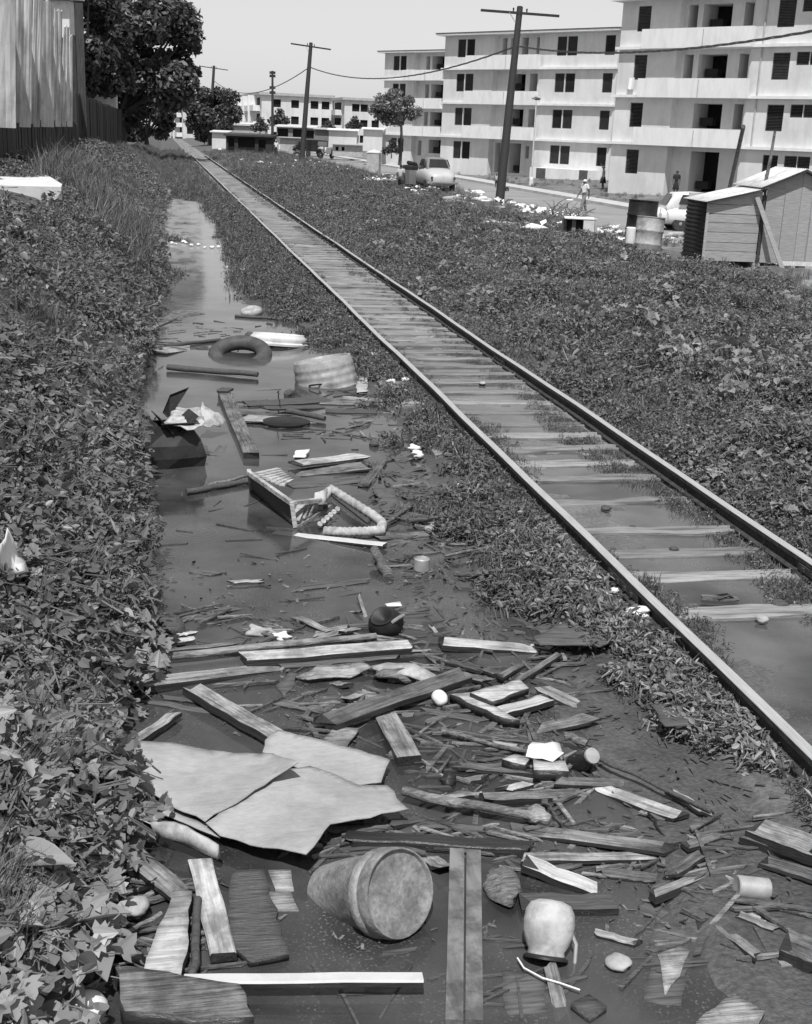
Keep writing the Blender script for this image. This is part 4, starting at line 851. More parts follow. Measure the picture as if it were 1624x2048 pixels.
# ------------------------------------------------------------ plank shack
sb = G(1404, 529); t = empty('plank_shack', sb, math.radians(-5.5), 'small plank shack with lean-to and tin roof standing on blocks', 'shack')
U = 33.0/F; L1, L2 = 1.46, 1.95; Dp = 1.7; z0 = .1
def zq(x0, x1, za, zb, zc, zd, y, name, m_, th=.025):
    m = MB(); m.add([(x0, y, za), (x1, y, zb), (x1, y, zc), (x0, y, zd), (x0, y+th, za), (x1, y+th, zb), (x1, y+th, zc), (x0, y+th, zd)], [(0, 1, 2, 3), (7, 6, 5, 4), (0, 4, 5, 1), (1, 5, 6, 2), (2, 6, 7, 3), (3, 7, 4, 0)]); return m.build(name, m_, t)
rows = [0, .26, .48, .74, .98, 1.2, 1.44, 2.0]
top = lambda x: 1.50+.30*(x/L1)
for i in range(7):
    za, zb = z0+rows[i]+.006, z0+rows[i+1]-.006
    c, d = min(zb, z0+top(L1)), min(zb, z0+top(0)+.02)
    if d <= za: d = za+.001
    zq(.03, L1-.05, za, za, c, d, random.uniform(-.008, .008), 'plank', 'shackwood')
for x, h_ in ((0, 1.5), (L1, 1.86), (L1+L2, 1.9)): zq(x-.035, x+.035, z0-.02, z0-.02, z0+h_, z0+h_, -.03, 'corner_post', 'plankdark' if x else 'shackwood')
mid = L1+L2/2
xs_ = [L1+.06, L1+.55, L1+.98, L1+1.28, L1+1.62, L1+L2-.04]
tz = lambda x: z0+2.32-.43*abs(x-mid)/(L2/2)
for i in range(5):
    a, b = xs_[i]+.005, xs_[i+1]-.005
    if a < mid < b: zq(a, mid, z0, z0, tz(mid), tz(a), 0, 'front_panel', 'shackwood'); zq(mid+.004, b, z0, z0, tz(b), tz(mid), .004, 'front_panel', 'shackwood')
    else: zq(a, b, z0, z0, tz(b), tz(a), random.uniform(-.006, .006), 'front_panel', 'shackwood')
zq(L1+1.3, L1+1.6, z0+.05, z0+.05, z0+1.2, z0+1.2, -.02, 'door', 'shackwood')
def corr(pa, pb, pc, n, amp, name, m_):
    "corrugated sheet: ribs along pa->pb, spread from pa to pc"
    pa, pb, pc = Vector(pa), Vector(pb), Vector(pc); nn = (pb-pa).cross(pc-pa).normalized(); vs = []; fs = []
    for i in range(n+1):
        o_ = nn*amp*math.sin(i*math.pi/2); q = pa+(pc-pa)*(i/n)+o_; vs += [q, q+(pb-pa)]
        if i: fs.append((2*i-2, 2*i-1, 2*i+1, 2*i))
    o = pyd(name, vs, fs, m_, t, True); s = o.modifiers.new('s', 'SOLIDIFY'); s.thickness = .006; return o
corr((-.02, 0, z0-.12), (-.02, Dp, z0-.12), (-.02, 0, z0+1.5), 60, .02, 'corrugated_wall', 'black')
corr((-.12, -.16, z0+1.50), (L1+.05, -.16, z0+1.90), (-.12, Dp+.1, z0+1.50), 60, .012, 'lean_to_roof', 'tinlight')
corr((mid, -.2, z0+2.40), (L1-.18, -.2, z0+1.90), (mid, Dp+.3, z0+2.40), 60, .012, 'main_roof', 'tinlight')
corr((mid, -.2, z0+2.40), (L1+L2+.2, -.2, z0+1.90), (mid, Dp+.3, z0+2.40), 60, .012, 'main_roof', 'tinlight')
for sgn in (-1, 1):
    m = MB(); m.tube([(mid, -.19, z0+2.36), (mid+sgn*(L2/2+.14), -.19, z0+1.88)], .03, 4); m.build('barge_board', 'plankdark', t)
m = MB(); m.tube([(-.1, -.15, z0+1.47), (L1, -.15, z0+1.86)], .025, 4); m.build('barge_board', 'plankdark', t)
m = MB(); m.box((L1+L2, Dp/2, z0+.95), (.03, Dp, 1.9)); m.build('side_wall', 'shackwood', t)
m = MB(); m.box(((L1+L2)/2, Dp, z0+.85), (L1+L2, .03, 1.6)); m.build('back_wall', 'shackwood', t)
for x in (.1, L1, L1+L2-.1):
    for y in (.12, Dp-.1):
        m = MB(); m.box((x, y, -.05), (.2, .2, .28)); m.build('block', 'stone', t)
zq(L1+.65, L1+L2+.05, z0-.05, z0-.05, z0+.06, z0+.06, -.09, 'sill_board', 'tinlight')
def leaning(p1, p2, r, label, m_='grey', name='leaning_pole', cat='pole', flat=None):
    c = p1; d = p2-p1; m = MB()
    if flat:
        q = d.normalized(); s = q.cross(Vector((0, 1, 0))).normalized(); m.box(d/2, (flat, r, d.length), R=Matrix((s, q.cross(s), q)).transposed())
    else: m.tube([(0, 0, 0), d*.5+Vector((.02, 0, 0)), d], [r, r*.9, r*.7], 8)
    return tag(m.build(name, m_, loc=c), label, cat)
q1 = sb+Vector((L1+.5, -.62, -.02)); leaning(q1, D(1514, 394, 32.15), .03, 'weathered board leaning against the front of the plank shack', 'shackwood', 'leaning_board', 'board', .12)
leaning(D(1527, 384, 32.75), D(1550, 262, 32.6), .05, 'crooked grey pole rising from the shack roof edge', 'grey')
leaning(G(1468, 440)+Vector((0, 1.5, -.3)), D(1487, 253, 38), .09, 'thick pale post standing behind the plank shack', 'grey')
# ------------------------------------------------------------ things in and beside the ditch
def plank(label, p1, p2, wpx, m_='grey', z=.03, th=.024, name='plank', cat='plank', z2=None, side='wet_shade', jag=.045, taper=1.0, bow=0, group=None):  # side faces carry painted shade along with the wet waterline
    r0 = random.Random(hash((p2, p1)) & 0xffff)
    if z2 is None:
        z2 = z
        if .03 <= z <= .06 and r0.random() < .5: z2 = z-.045; z = z+.01
        if r0.random() < .4: z, z2 = z2, z
    a = P(*p1, z); b = P(*p2, z2); L = (b-a).length; d = (b-a).normalized()
    mx, my = (p1[0]+p2[0])/2, (p1[1]+p2[1])/2; dx, dy = p2[0]-p1[0], p2[1]-p1[1]; l = math.hypot(dx, dy); nx_, ny_ = -dy/l, dx/l
    q = P(mx+nx_*wpx/2, my+ny_*wpx/2, (z+z2)/2)-P(mx-nx_*wpx/2, my-ny_*wpx/2, (z+z2)/2); dh = Vector((d.x, d.y, 0)).normalized(); w = abs(q.dot(Vector((-dh.y, dh.x, 0))))
    w = max(w, .012); n = 7; r = random.Random(hash((p1, p2)) & 0xffff); vs = []; fs = []; mi = []
    for i in range(n):
        u = i/(n-1); x = (u-.5)*L; hw = w/2*(1+(taper-1)*u)*(1+r.uniform(-.06, .06)*(name != 'strip')); dz = (bow+(0 if name == 'strip' else r0.uniform(-.004, .004)))*math.sin(math.pi*u)+r.uniform(-.003, .003); ch = min(.006, w*.12)
        e = [r.uniform(-jag, jag) if i in (0, n-1) else 0 for _ in range(4)]
        vs += [(x+e[0], -hw, -ch+dz), (x+e[1], -hw+ch*1.3, dz), (x+e[2], hw-ch*1.3, dz), (x+e[3], hw, -ch+dz), (x+e[3], hw, -th+dz), (x+e[0], -hw, -th+dz)]
        if i:
            o = i*6; fs += [(o-6+k, o-6+(k+1) % 6, o+(k+1) % 6, o+k) for k in range(6)]; mi += [0, 0, 0, 1, 1, 1]
    fs += [(5, 4, 3, 2, 1, 0), tuple((n-1)*6+k for k in range(6))]; mi += [1, 1]
    o = pyd(name, vs, fs, [m_, side], None, False, mi)
    y_ = Vector((0, 0, 1)).cross(d).normalized(); M_ = Matrix((d, y_, d.cross(y_))).transposed().to_4x4()@Matrix.Rotation(0 if name == 'strip' else r0.gauss(0, .07), 4, 'X'); M_.translation = (a+b)/2; o.matrix_world = M_
    return tag(o, label, cat, group)
def log(label, p1, p2, rpx, m_='grey', z=.03, z2=None, name='log', cat='log', k=.9):
    z2 = z if z2 is None else z2; a = P(*p1, z); b = P(*p2, z2); Z = ((a+b)/2-Vector((0, 0, CAM_H))).dot(fwd); r = rpx*Z/F; c = (a+b)/2; m = MB(); d = b-a; L_ = d.length
    rr = random.Random(hash((p1, p2)) & 0xffff); q = Vector((-d.y, d.x, 0)).normalized()
    pts = [a-c+d*(i/5)+q*rr.uniform(-.012, .012)+Vector((0, 0, rr.uniform(-.006, .006))) for i in range(6)]
    m.tube(pts, [r*(1-(1-k)*i/5)*rr.uniform(.92, 1.08) for i in range(6)], 9); return tag(smooth_by_angle(m.build(name, m_, loc=c), 50), label, cat)
def slab_px(label, px, z, m_, name, cat, th=.015, wav=.012, sub=3, zs=None, side=None, sc_=3.0, jag=None):
    "sheet with an outline seen at the given pixels, lying at height z"
    pts = [P(x, y, z if zs is None else zs[i]) for i, (x, y) in enumerate(px)]; c = sum(pts, Vector())/len(pts)
    rj = random.Random(len(label)*7+len(px)); out = []
    for i in range(len(pts)):
        a, b = pts[i], pts[(i+1) % len(pts)]; d = b-a; k = max(1, int(d.length/.06)); q = Vector((-d.y, d.x, 0)).normalized(); out.append(a)
        for j in range(1, k): out.append(a.lerp(b, j/k)+q*rj.uniform(-1, 1)*(jag if jag is not None else min(.012, d.length*.05)))
    pts = out
    bm = bmesh.new(); f = bm.faces.new([bm.verts.new(p-c) for p in pts]); bm.normal_update()
    if f.normal.z < 0: f.normal_flip()
    bmesh.ops.triangulate(bm, faces=bm.faces[:])
    for _ in range(sub): bmesh.ops.subdivide_edges(bm, edges=[e for e in bm.edges if e.calc_length() > .07], cuts=1, use_grid_fill=True); bmesh.ops.triangulate(bm, faces=bm.faces[:])
    for v in bm.verts:
        x, y = v.co.x+c.x, v.co.y+c.y; s = float(fbm(np.array([x*sc_]), np.array([y*sc_]), len(label)))*wav; v.co.z += s
    me = bpy.data.meshes.new(name); bm.to_mesh(me); bm.free(); o = link(name, me, None, [m_, side or m_]); o.location = c
    s = o.modifiers.new('s', 'SOLIDIFY'); s.thickness = th; s.offset = -1; s.material_offset_rim = 1
    for p in me.polygons: p.use_smooth = True
    return tag(o, label, cat)
def chunk(label, px, py, wpx, hpx, m_, name, cat, z=None, squash=.6, seed=0, rough=.25, loc=None):
    "irregular lump"
    p = loc or (P(px, py, .02) if z is None else P(px, py, z)); Z = (p-Vector((0, 0, CAM_H))).dot(fwd); w = wpx*Z/F/2
    bm = bmesh.new(); bmesh.ops.create_icosphere(bm, subdivisions=3, radius=1); r = random.Random(seed); off = r.uniform(0, 50)
    for v in bm.verts:
        k = 1+rough*float(fbm(np.array([v.co.x*1.3+off]), np.array([v.co.y*1.3+v.co.z*1.7]), seed, 2)); v.co = Vector((v.co.x*w*k, v.co.y*w*k*hpx/wpx*1.5, v.co.z*w*squash*k))
    me = bpy.data.meshes.new(name); bm.to_mesh(me); bm.free(); o = link(name, me, None, m_); o.location = p; o.rotation_euler = (0, 0, r.uniform(0, 3) if hpx == wpx else 0)
    for q in me.polygons: q.use_smooth = True
    return tag(o, label, cat)
# --- far end of the ditch
plank('pale board floating left of the half sunk tyre', (313, 703), (414, 687), 13, 'light')
log('dark log behind the pale board left of the tyre', (330, 692), (440, 679), 4, 'dark')
log('long dark log floating in open water in front of the tyre', (335, 734), (516, 749), 6, 'dark', .05)
plank('thick squared grey timber pointing toward the black box', (449, 782), (503, 905), 27, 'grey', .07, .14, 'timber', 'timber', jag=.03)
plank('short dark board end at the top of the squared grey timber', (434, 777), (467, 779), 10, 'dark', .09, .03)
ty = P(480, 703, .05); t = empty('tyre', ty, 0, 'truck tyre lying half sunk in the ditch water', 'tyre')
m = MB(); torus(m, .35, .115, axis_matrix((0, 0, -.055), (-.08, -.36, .9)), 40, 12, .9); smooth_by_angle(m.build('casing', 'dustyrubber', t), 60)
def tub(label, px, py, wpx, m_, ax, h, z, ribs=2, bottom_up=True, taper=.86, name='washtub'):
    p = P(px, py, z); Z = (p-Vector((0, 0, CAM_H))).dot(fwd); r = wpx*Z/F/2
    t = empty(name, p, 0, label, 'tub', 'tin tubs dumped in the ditch'); t.rotation_euler = Vector(ax).normalized().to_track_quat('Z', 'Y').to_euler()
    pr = [(r*1.03, 0), (r*1.04, .03), (r, .035)]
    for i in range(ribs): f_ = (i+1)/(ribs+1); k = 1+(taper-1)*f_; pr += [(r*k, h*f_-.035), (r*k*1.016, h*f_-.012), (r*k*1.016, h*f_+.012), (r*k, h*f_+.035)]
    pr += [(r*taper, h-.02), (r*taper*.985, h), (r*taper*.93, h), (r*taper*.91, h-.025), (.02, h-.03)]
    m = MB(); m.lathe(pr, 36, cap=False, wob=.012); smooth_by_angle(m.build('shell', m_, t))
    m = MB(); m.lathe([(r*.97, 0.0), (r*taper*.9, h-.04), (.02, h-.045)], 30, cap=False); m.build('inner_lining', 'rusttin', t)
    for s in (-1, 1):
        m = MB(); m.tube([(s*r*.95, -.09, h*.3), (s*(r+.04), -.05, h*.33), (s*(r+.04), .05, h*.33), (s*r*.95, .09, h*.3)], .012, 6); m.build('handle', 'black', t)
    return t
tub('upturned pale tub beyond the half sunk tyre', 556, 690, 118, 'tinlight', (.06, .12, 1), .17, -.02, 1)
log('dark log end poking out behind the upturned pale tub', (497, 672), (520, 678), 9, 'dark', .06)
tub('large ribbed tin tub lying tilted at the right edge of the water', 655, 778, 126, 'tin', (-.2, .10, 1), .40, -.08, 3, taper=.93)
plank('dark board wedged under the large ribbed tub', (625, 772), (720, 778), 12, 'dark', .01)
slab_px('pale square of tin leaning at the right side of the ribbed tub', [(712, 752), (736, 748), (735, 782), (713, 784)], .04, 'concrete', 'tin_square', 'sheet', .01)
chunk('small dark stump with pale top in front of the ribbed tub', 578, 788, 18, 18, 'dark', 'stump', 'stump', squash=1)
chunk('pale rounded rock sitting at the far water edge', 503, 625, 44, 30, 'stone', 'rock', 'rock', squash=.7, seed=4)
log('dark stick running along the far water edge', (470, 632), (620, 642), 3, 'dark', .02, name='stick', cat='stick')
plank('grey board lying along the far left bank corner', (303, 650), (372, 622), 12, 'grey', .03, z2=.02)
plank('thin board beside the bank at the ditch bend', (318, 640), (400, 625), 6, 'grey', .02)
# black box group
bx = P(353, 935, .0); t = empty('black_carton', bx, math.radians(14), 'soaked black carton standing in the ditch water', 'box')
w_ = .5; h_ = .42; d_ = .42
rings = []
for z_, kx, ky in ((-.12, .46, .46), (.10, .54, .54), (.22, .53, .5), (.40, .34, .36)): rings.append([Vector((sx*w_*kx+.02*math.sin(z_*30+sx+2*sy), d_*.45+sy*d_*ky, z_)) for sx, sy in ((-1, -1), (1, -1), (1, 1), (-1, 1))])
for q_ in range(4):
    m = MB(); vs = []; fs = []
    for i, rg in enumerate(rings):
        a_, b_ = rg[q_], rg[(q_+1) % 4]; n_ = Vector((b_.y-a_.y, a_.x-b_.x, 0)).normalized(); mid_ = (a_+b_)/2+n_*(.035 if i in (1, 2) else -.02); vs += [a_, mid_, b_]
        if i: o_ = i*3; fs += [(o_-3, o_-2, o_+1, o_), (o_-2, o_-1, o_+2, o_+1)]
    m.add(vs, fs); o = m.build('side', 'carddark', t); s_ = o.modifiers.new('s', 'SOLIDIFY'); s_.thickness = .012
for (p_, R_, s_) in (((-.1, .12, h_-.0), Matrix.Rotation(.9, 3, 'Y'), (.22, .3, .008)), ((.12, .14, h_+.0), Matrix.Rotation(-.7, 3, 'Y'), (.24, .34, .008)), ((.02, .0, h_-.02), Matrix.Rotation(-.6, 3, 'X'), (.3, .16, .008))):
    m = MB(); m.box(p_, s_, R=R_); m.build('flap', 'carddark', t)
slab_px('crumpled pale sheet lying on top of the black carton', [(322, 850), (352, 818), (385, 815), (402, 822), (410, 845), (388, 853)], .42, 'rag', 'crumpled_sheet', 'sheet', .008, .06, sc_=9)
slab_px('folded pale sheet spread right of the black carton', [(392, 842), (404, 805), (420, 815), (455, 846), (420, 850)], .22, 'rag', 'crumpled_sheet', 'sheet', .008, .08, zs=[.2, .34, .3, .12, .16], sc_=9)
fp = P(340, 850, .2); q = [P(325, 826, .28), P(338, 838, .25), D(378, 775, (P(352, 850, .2)-Vector((0, 0, CAM_H))).dot(fwd)), D(340, 790, (P(352, 850, .2)-Vector((0, 0, CAM_H))).dot(fwd))]
c = sum(q, Vector())/4; m = MB(); m.add([v-c for v in q]+[v-c+Vector((0, .02, 0)) for v in q], [(0, 1, 2, 3), (7, 6, 5, 4), (0, 4, 5, 1), (1, 5, 6, 2), (2, 6, 7, 3), (3, 7, 4, 0)]); tag(m.build('stiff_board', 'carddark', loc=c), 'stiff black panel standing up behind the black carton', 'panel')
# debris right of the squared timber
plank('dark crooked board in the middle of the ditch', (488, 806), (655, 798), 9, 'dark', .03)
plank('thin dark slat left of the black lid', (478, 824), (541, 828), 8, 'grey', .02)
plank('short pale board touching the black lid', (484, 834), (570, 839), 14, 'light', .035)
m = MB(); m.lathe([(.02, .0), (.24, .0), (.25, .015), (.25, .03), (.22, .045), (.02, .05)], 26); o = tag(smooth_by_angle(m.build('lid', 'black', loc=P(571, 848, .0))), 'round black lid floating in the middle of the ditch', 'lid'); o.scale = (1.1, .9, 1)
log('short dark log lying beyond the black lid', (575, 822), (650, 836), 6, 'dark', .05)
plank('dark slat lying across the short dark log', (530, 815), (640, 812), 7, 'dark', .06)
plank('pale slat in front of the ribbed tub', (655, 792), (770, 801), 6, 'light', .03)
plank('grey slat under the pale one before the ribbed tub', (640, 803), (765, 806), 7, 'grey', .02)
plank('dark slat nearest the weeds before the ribbed tub', (658, 820), (752, 822), 7, 'dark', .02)
log('bent stick lying beside the weeds', (690, 858), (742, 843), 2.5, 'grey', .02, name='stick', cat='stick')
log('thin twig lying right of the bent stick', (665, 862), (745, 878), 1.6, 'dark', .01, name='stick', cat='stick')
chunk('dark tin can lying in the shallows beside the weeds', 748, 888, 20, 16, 'dark', 'can', 'can', squash=.8, seed=3)
log('upright reed standing in open water', (558, 792), (556, 782), 1.2, 'dark', 0, .28, name='reed', cat='reed')
# --- crate group
plank('white plank lying along the top of the broken crate group', (592, 926), (727, 909), 13, 'paint', .06)
slab_px('scrap of white paper behind the white plank', [(592, 900), (620, 898), (610, 916), (586, 915)], .03, 'white', 'paper', 'paper', .003)
plank('long grey board below the white plank', (560, 948), (730, 930), 17, 'grey', .03)
plank('sunken grey board behind the padded frame', (580, 970), (735, 957), 12, 'sunk', .01)
plank('crooked grey board by the weeds beyond the crate', (727, 968), (764, 921), 17, 'grey', .03)
log('long dark log left of the broken crate', (372, 984), (503, 961), 6, 'dark', .03)
log('thin log lying on the long dark one', (415, 971), (500, 950), 3.5, 'grey', .05)
ca = P(497, 950, .26); cb_ = P(585, 1058, .02); cr = empty('broken_crate', (0, 0, 0), 0, 'broken white rimmed crate tilted on its side in the water', 'crate')
def beam(mname, a, b, w, th, m_, up=(0, 0, 1)):
    a, b = Vector(a), Vector(b); d = (b-a); x = d.normalized(); y_ = Vector(up).cross(x).normalized(); z_ = x.cross(y_); m = MB(); m.box((a+b)/2-cr.location, (d.length, w, th), R=Matrix((x, y_, z_)).transposed()); return m.build(mname, m_, cr)
cr.location = P(545, 1020, 0)
A0, A1 = P(498, 946, .24), P(583, 1006, .22); B0, B1 = P(503, 985, -.04), P(590, 1056, .0)
pyd('shaded_side', [v-cr.location for v in (A0, A1, B1, B0)]+[v-cr.location+Vector((.012, .012, 0)) for v in (A0, A1, B1, B0)], [(0, 1, 2, 3), (7, 6, 5, 4), (0, 4, 5, 1), (2, 6, 7, 3)], 'dark', cr)  # unlit crate face, its shade painted as dark wood
beam('rim', A0, A1, .035, .035, 'paint'); beam('rim', A1+Vector((0, 0, .01)), B1+Vector((0, 0, .01)), .035, .035, 'paint', (1, 0, 0)); beam('post', A0+Vector((0, 0, .02)), B0, .035, .035, 'paint', (1, 0, 0))
A2 = P(640, 1000, .16); beam('rim', A1, A2, .04, .03, 'paint'); beam('rim', B1, P(662, 1012, .06), .03, .03, 'light')
for k in range(6):
    f_ = k/5; a = P(590+f_*58, 1042-f_*26, .05); b = P(604+f_*42, 1010-f_*3, .14); beam('slat', a, b, .075, .012, 'light')
for k in range(6):
    o = MB(); o.lathe([(.02, -.008), (.024, 0), (.02, .008)], 10, mat4=axis_matrix(P(640+k*7, 1048-k*6, .05)-cr.location, (.3, -1, .4))); o.build('scallop', 'paint', cr)
for k in range(7):
    f_ = k/6; a = P(512+f_*52, 948+f_*22, .2-.04*f_); b = P(558+f_*24, 938+f_*22, .16-.05*f_); beam('corrugation', a, b, .05, .02, 'paint')
fr = empty('padded_frame', P(700, 1020, 0), 0, 'ribbed white padded frame bent into a corner beside the crate', 'frame')
pts = [P(640, 1004, .06), P(662, 978, .08), P(700, 1002, .09), P(745, 1030, .09), P(765, 1046, .085), P(762, 1060, .08), P(735, 1063, .07), P(690, 1064, .05), P(645, 1062, .03)]
fine = []
for i in range(len(pts)-1): fine += [pts[i].lerp(pts[i+1], k/9) for k in range(9)]
m = MB(); m.tube([p-fr.location for p in fine], [.036+.007*(i % 2) for i in range(len(fine))], 10); smooth_by_angle(m.build('padding', 'rag', fr), 60)
m = MB(); m.tube([P(668, 992, .05)-fr.location, P(738, 1046, .05)-fr.location], .02, 6); m.build('inner_rod', 'dark', fr)
slab_px('pale torn flap standing at the corner of the padded frame', [(630, 985), (655, 976), (650, 1005), (628, 1008)], .08, 'rag', 'torn_flap', 'sheet', .006, zs=[.14, .14, .06, .06])
plank('narrow bright white strip in front of the broken crate', (549, 1063), (770, 1088), 8, 'whitewood', .035, .02, 'strip', 'strip', jag=.004)
plank('long grey board running from the crate to the weeds', (745, 1072), (915, 1064), 12, 'grey', .03)
plank('dark board just below the long grey one', (700, 1078), (850, 1088), 10, 'sunk', .01)
slab_px('flat grey sheet lying in the shallows right of the padded frame', [(744, 976), (786, 974), (803, 1020), (765, 1026)], .012, 'sunk', 'flat_sheet', 'sheet', .01)
log('forked stick lying right of the padded frame', (826, 1010), (766, 1052), 4, 'grey', .05, .02, name='stick', cat='stick')
log('black log among the shoreline stones', (815, 1041), (898, 1034), 5.5, 'dark', .05)
for i, (x, y) in enumerate(((848, 1042), (870, 1050), (886, 1038), (858, 1057))): chunk(['left', 'lowest', 'right', 'nearest pale'][i]+' of the shoreline stones beside the black log', x, y, 20, 16, 'stone', 'stone', 'stone', seed=30+i)
log('rotten post with a dark foot lying in the shallows', (746, 1099), (780, 1158), 9, 'grey', .10, .0, 'post', 'post', 1.25)
log('long grey rail lying on the mud near the left rail', (908, 1149), (1096, 1137), 5.5, 'grey', .06, .10)
log('twisted branch beyond the long grey rail', (890, 1112), (985, 1093), 3, 'bark', .05, name='branch', cat='branch')
plank('short grey board beyond the long grey rail', (1000, 1112), (1052, 1126), 8, 'grey', .08)
m = MB(); m.lathe([(.055, 0), (.06, .005), (.06, .09), (.055, .095), (.05, .085), (.01, .085)], 18); tag(smooth_by_angle(m.build('round_tin', 'tin', loc=P(843, 1140, .0))), 'round tin standing among the shoreline weeds', 'tin')
for i, (p1, p2, w, mm, lb) in enumerate([((460, 1163), (525, 1160), 4, 'light', 'thin pale splinter floating in open water'), ((380, 1140), (430, 1147), 8, 'sunk', 'faint drowned board in open water'), ((596, 1176), (735, 1160), 8, 'sunk', 'long drowned board in the middle of the ditch'), ((717, 1188), (740, 1258), 7, 'light', 'upright pale splinter beside the dented pot'), ((690, 1222), (728, 1222), 4, 'light', 'short pale splinter left of the upright one'), ((860, 1247), (880, 1272), 5, 'light', 'short pale splinter behind the white plank end'), ((588, 1230), (665, 1262), 10, 'light', 'pale board half covered behind the long row of boards'), ((360, 1238), (475, 1213), 9, 'sunk', 'grey drowned board by the left vine bank')]): plank(lb, p1, p2, w, mm, .012 if mm == 'sunk' else .03, .012)
slab_px('white paper chip floating alone in mid ditch', [(770, 1209), (800, 1203), (804, 1212), (775, 1213)], .02, 'white', 'paper', 'paper', .003)
chunk('black rotten stump by the left vine bank', 345, 1252, 56, 52, 'dark', 'stump', 'stump', squash=.7, seed=9, rough=.6)
for i, (x, y) in enumerate(((372, 1266), (370, 1278), (700, 1258))): plank(['upper white chip beside the black stump', 'lower white chip beside the black stump', 'white chip left of the dented pot'][i], (x-16, y+2), (x+16, y-3), 10, 'paint', .05)
chunk('crumpled pale rag behind the long row of boards', 520, 1262, 60, 20, 'stone', 'rag', 'rag', squash=.4, seed=12, rough=.7); chunk('crumpled white rag between the boards', 560, 1270, 46, 18, 'white', 'rag', 'rag', squash=.35, seed=13, rough=.7)
plank('pale board behind the white rag', (600, 1272), (690, 1258), 18, 'light', .03)
pot = empty('dented_pot', P(772, 1262, .0), 0, 'dented dark round pot at the end of the long pole', 'pot')
m = MB(); m.lathe([(.02, -.09), (.08, -.07), (.115, 0), (.1, .06), (.07, .09), (.075, .1), (.06, .1), (.02, .05)], 22, wob=.05, mat4=axis_matrix((0, 0, .05), (-.4, -.5, .8))); smooth_by_angle(m.build('bowl', 'black', pot), 60)
m = MB(); m.tube([(.02, -.1, .1), (.06, -.12, .14), (.1, -.06, .13)], .012, 6); m.build('handle', 'tin', pot)
# --- long row of boards
plank('uppermost dark board of the long row across the ditch', (288, 1302), (475, 1284), 9, 'grey', .04)
log('long pale pole of the row, reaching the dented pot', (302, 1314), (752, 1273), 8, 'light', .05)
plank('long white painted plank of the row below the pole', (490, 1311), (822, 1287), 18, 'paint', .06, .05)
plank('dark drowned board below the white painted plank', (560, 1328), (800, 1308), 12, 'sunk', .02)
plank('thick grey board at the left of the row, touching the vines', (287, 1362), (560, 1331), 20, 'light', .05, .05)
slab_px('pale torn bark sheet below the white painted plank', [(590, 1352), (640, 1330), (720, 1326), (745, 1338), (700, 1352), (620, 1360)], .03, 'light', 'bark_sheet', 'bark', .01, .03, sc_=7)
slab_px('white curved shell of a broken basin in the row', [(735, 1334), (775, 1322), (830, 1326), (878, 1350), (868, 1368), (820, 1352), (780, 1346)], .06, 'rag', 'basin_shell', 'shell', .012, .03, zs=[.03, .09, .1, .06, .03, .07, .06])
chunk('dark root lump lying against the broken basin shell', 790, 1352, 70, 40, 'bark', 'root', 'root', squash=.5, seed=15, rough=.8)
plank('white plank lying right of the dented pot', (878, 1280), (1088, 1297), 17, 'paint', .05, .04)
plank('thin pale slat left of the white plank end', (820, 1300), (880, 1297), 5, 'light', .03)
# --- middle
plank('pale board running down from the grey row board to the cardboard', (388, 1372), (560, 1470), 28, 'light', .07, .05)
plank('narrow pale board by the left vines above the cardboard', (270, 1478), (353, 1421), 15, 'light', .06, .03)
plank('dark drowned slat left of the pale diagonal board', (288, 1400), (445, 1424), 9, 'sunk', .01)
plank('dark drowned slat crossing beneath the vines', (330, 1392), (400, 1402), 7, 'dark', .015)
for i, (pp_, lb, mm) in enumerate([([(552, 1370), (580, 1340), (598, 1350), (570, 1394)], 'leaning grey board piece below the torn bark sheet', 'sunk'), ([(640, 1386), (683, 1390), (664, 1426), (630, 1424)], 'square drowned board piece left of the crossed planks', 'sunk'), ([(648, 1478), (668, 1454), (718, 1458), (692, 1500)], 'pale square board piece above the cardboard', 'light')]): slab_px(lb, pp_, .012 if mm == 'sunk' else .03, mm, 'board_piece', 'board', .015)
plank('lower plank of the two crossed planks', (742, 1376), (820, 1512), 44, 'light', .045, .05, jag=.012)
plank('upper plank of the two crossed planks', (648, 1440), (922, 1346), 25, 'grey', .085, .04)
slab_px('bright white square board at the right of the crossed planks', [(940, 1384), (1040, 1358), (1058, 1376), (985, 1402)], .09, 'paint', 'square_board', 'board', .04, .004, side='wet_shade')
slab_px('white pointed board under the bright square one', [(900, 1388), (940, 1384), (1040, 1440), (1010, 1436)], .06, 'paint', 'pointed_board', 'board', .05, .004, side='wet_shade')
plank('white board just below the bright square one', (998, 1420), (1098, 1392), 18, 'paint', .06, .04)
chunk('white ball floating at the tip of the pointed board', 879, 1395, 32, 30, 'white', 'ball', 'ball', z=.04, squash=.9, seed=17, rough=.08)
plank('short white slat left of the white ball', (838, 1390), (868, 1378), 12, 'paint', .05)
plank('weathered white board by the weeds right of the square board', (1080, 1370), (1165, 1412), 20, 'light', .06)
plank('grey slat above the bright square board', (895, 1312), (1000, 1346), 12, 'grey', .04); plank('narrow dark slat beside the grey slat', (880, 1318), (960, 1338), 7, 'dark', .05)
plank('left of two parallel grey slats pointing at the weeds', (1000, 1350), (1060, 1318), 12, 'grey', .05); plank('right of two parallel grey slats pointing at the weeds', (1030, 1362), (1116, 1306), 10, 'grey', .06)
log('long dark stick below the crossed planks', (884, 1462), (1062, 1506), 5.5, 'grey', .04, k=.7); plank('thin pale slat above the long dark stick', (980, 1482), (1042, 1492), 8, 'light', .04)
plank('dark slat above the thin pale slat', (975, 1470), (1095, 1485), 6, 'sunk', .02)
slab_px('left white brick in the pile by the jar', [(1004, 1518), (1030, 1508), (1062, 1514), (1050, 1530)], .07, 'paint', 'brick', 'brick', .06, .004, side='wet_shade')
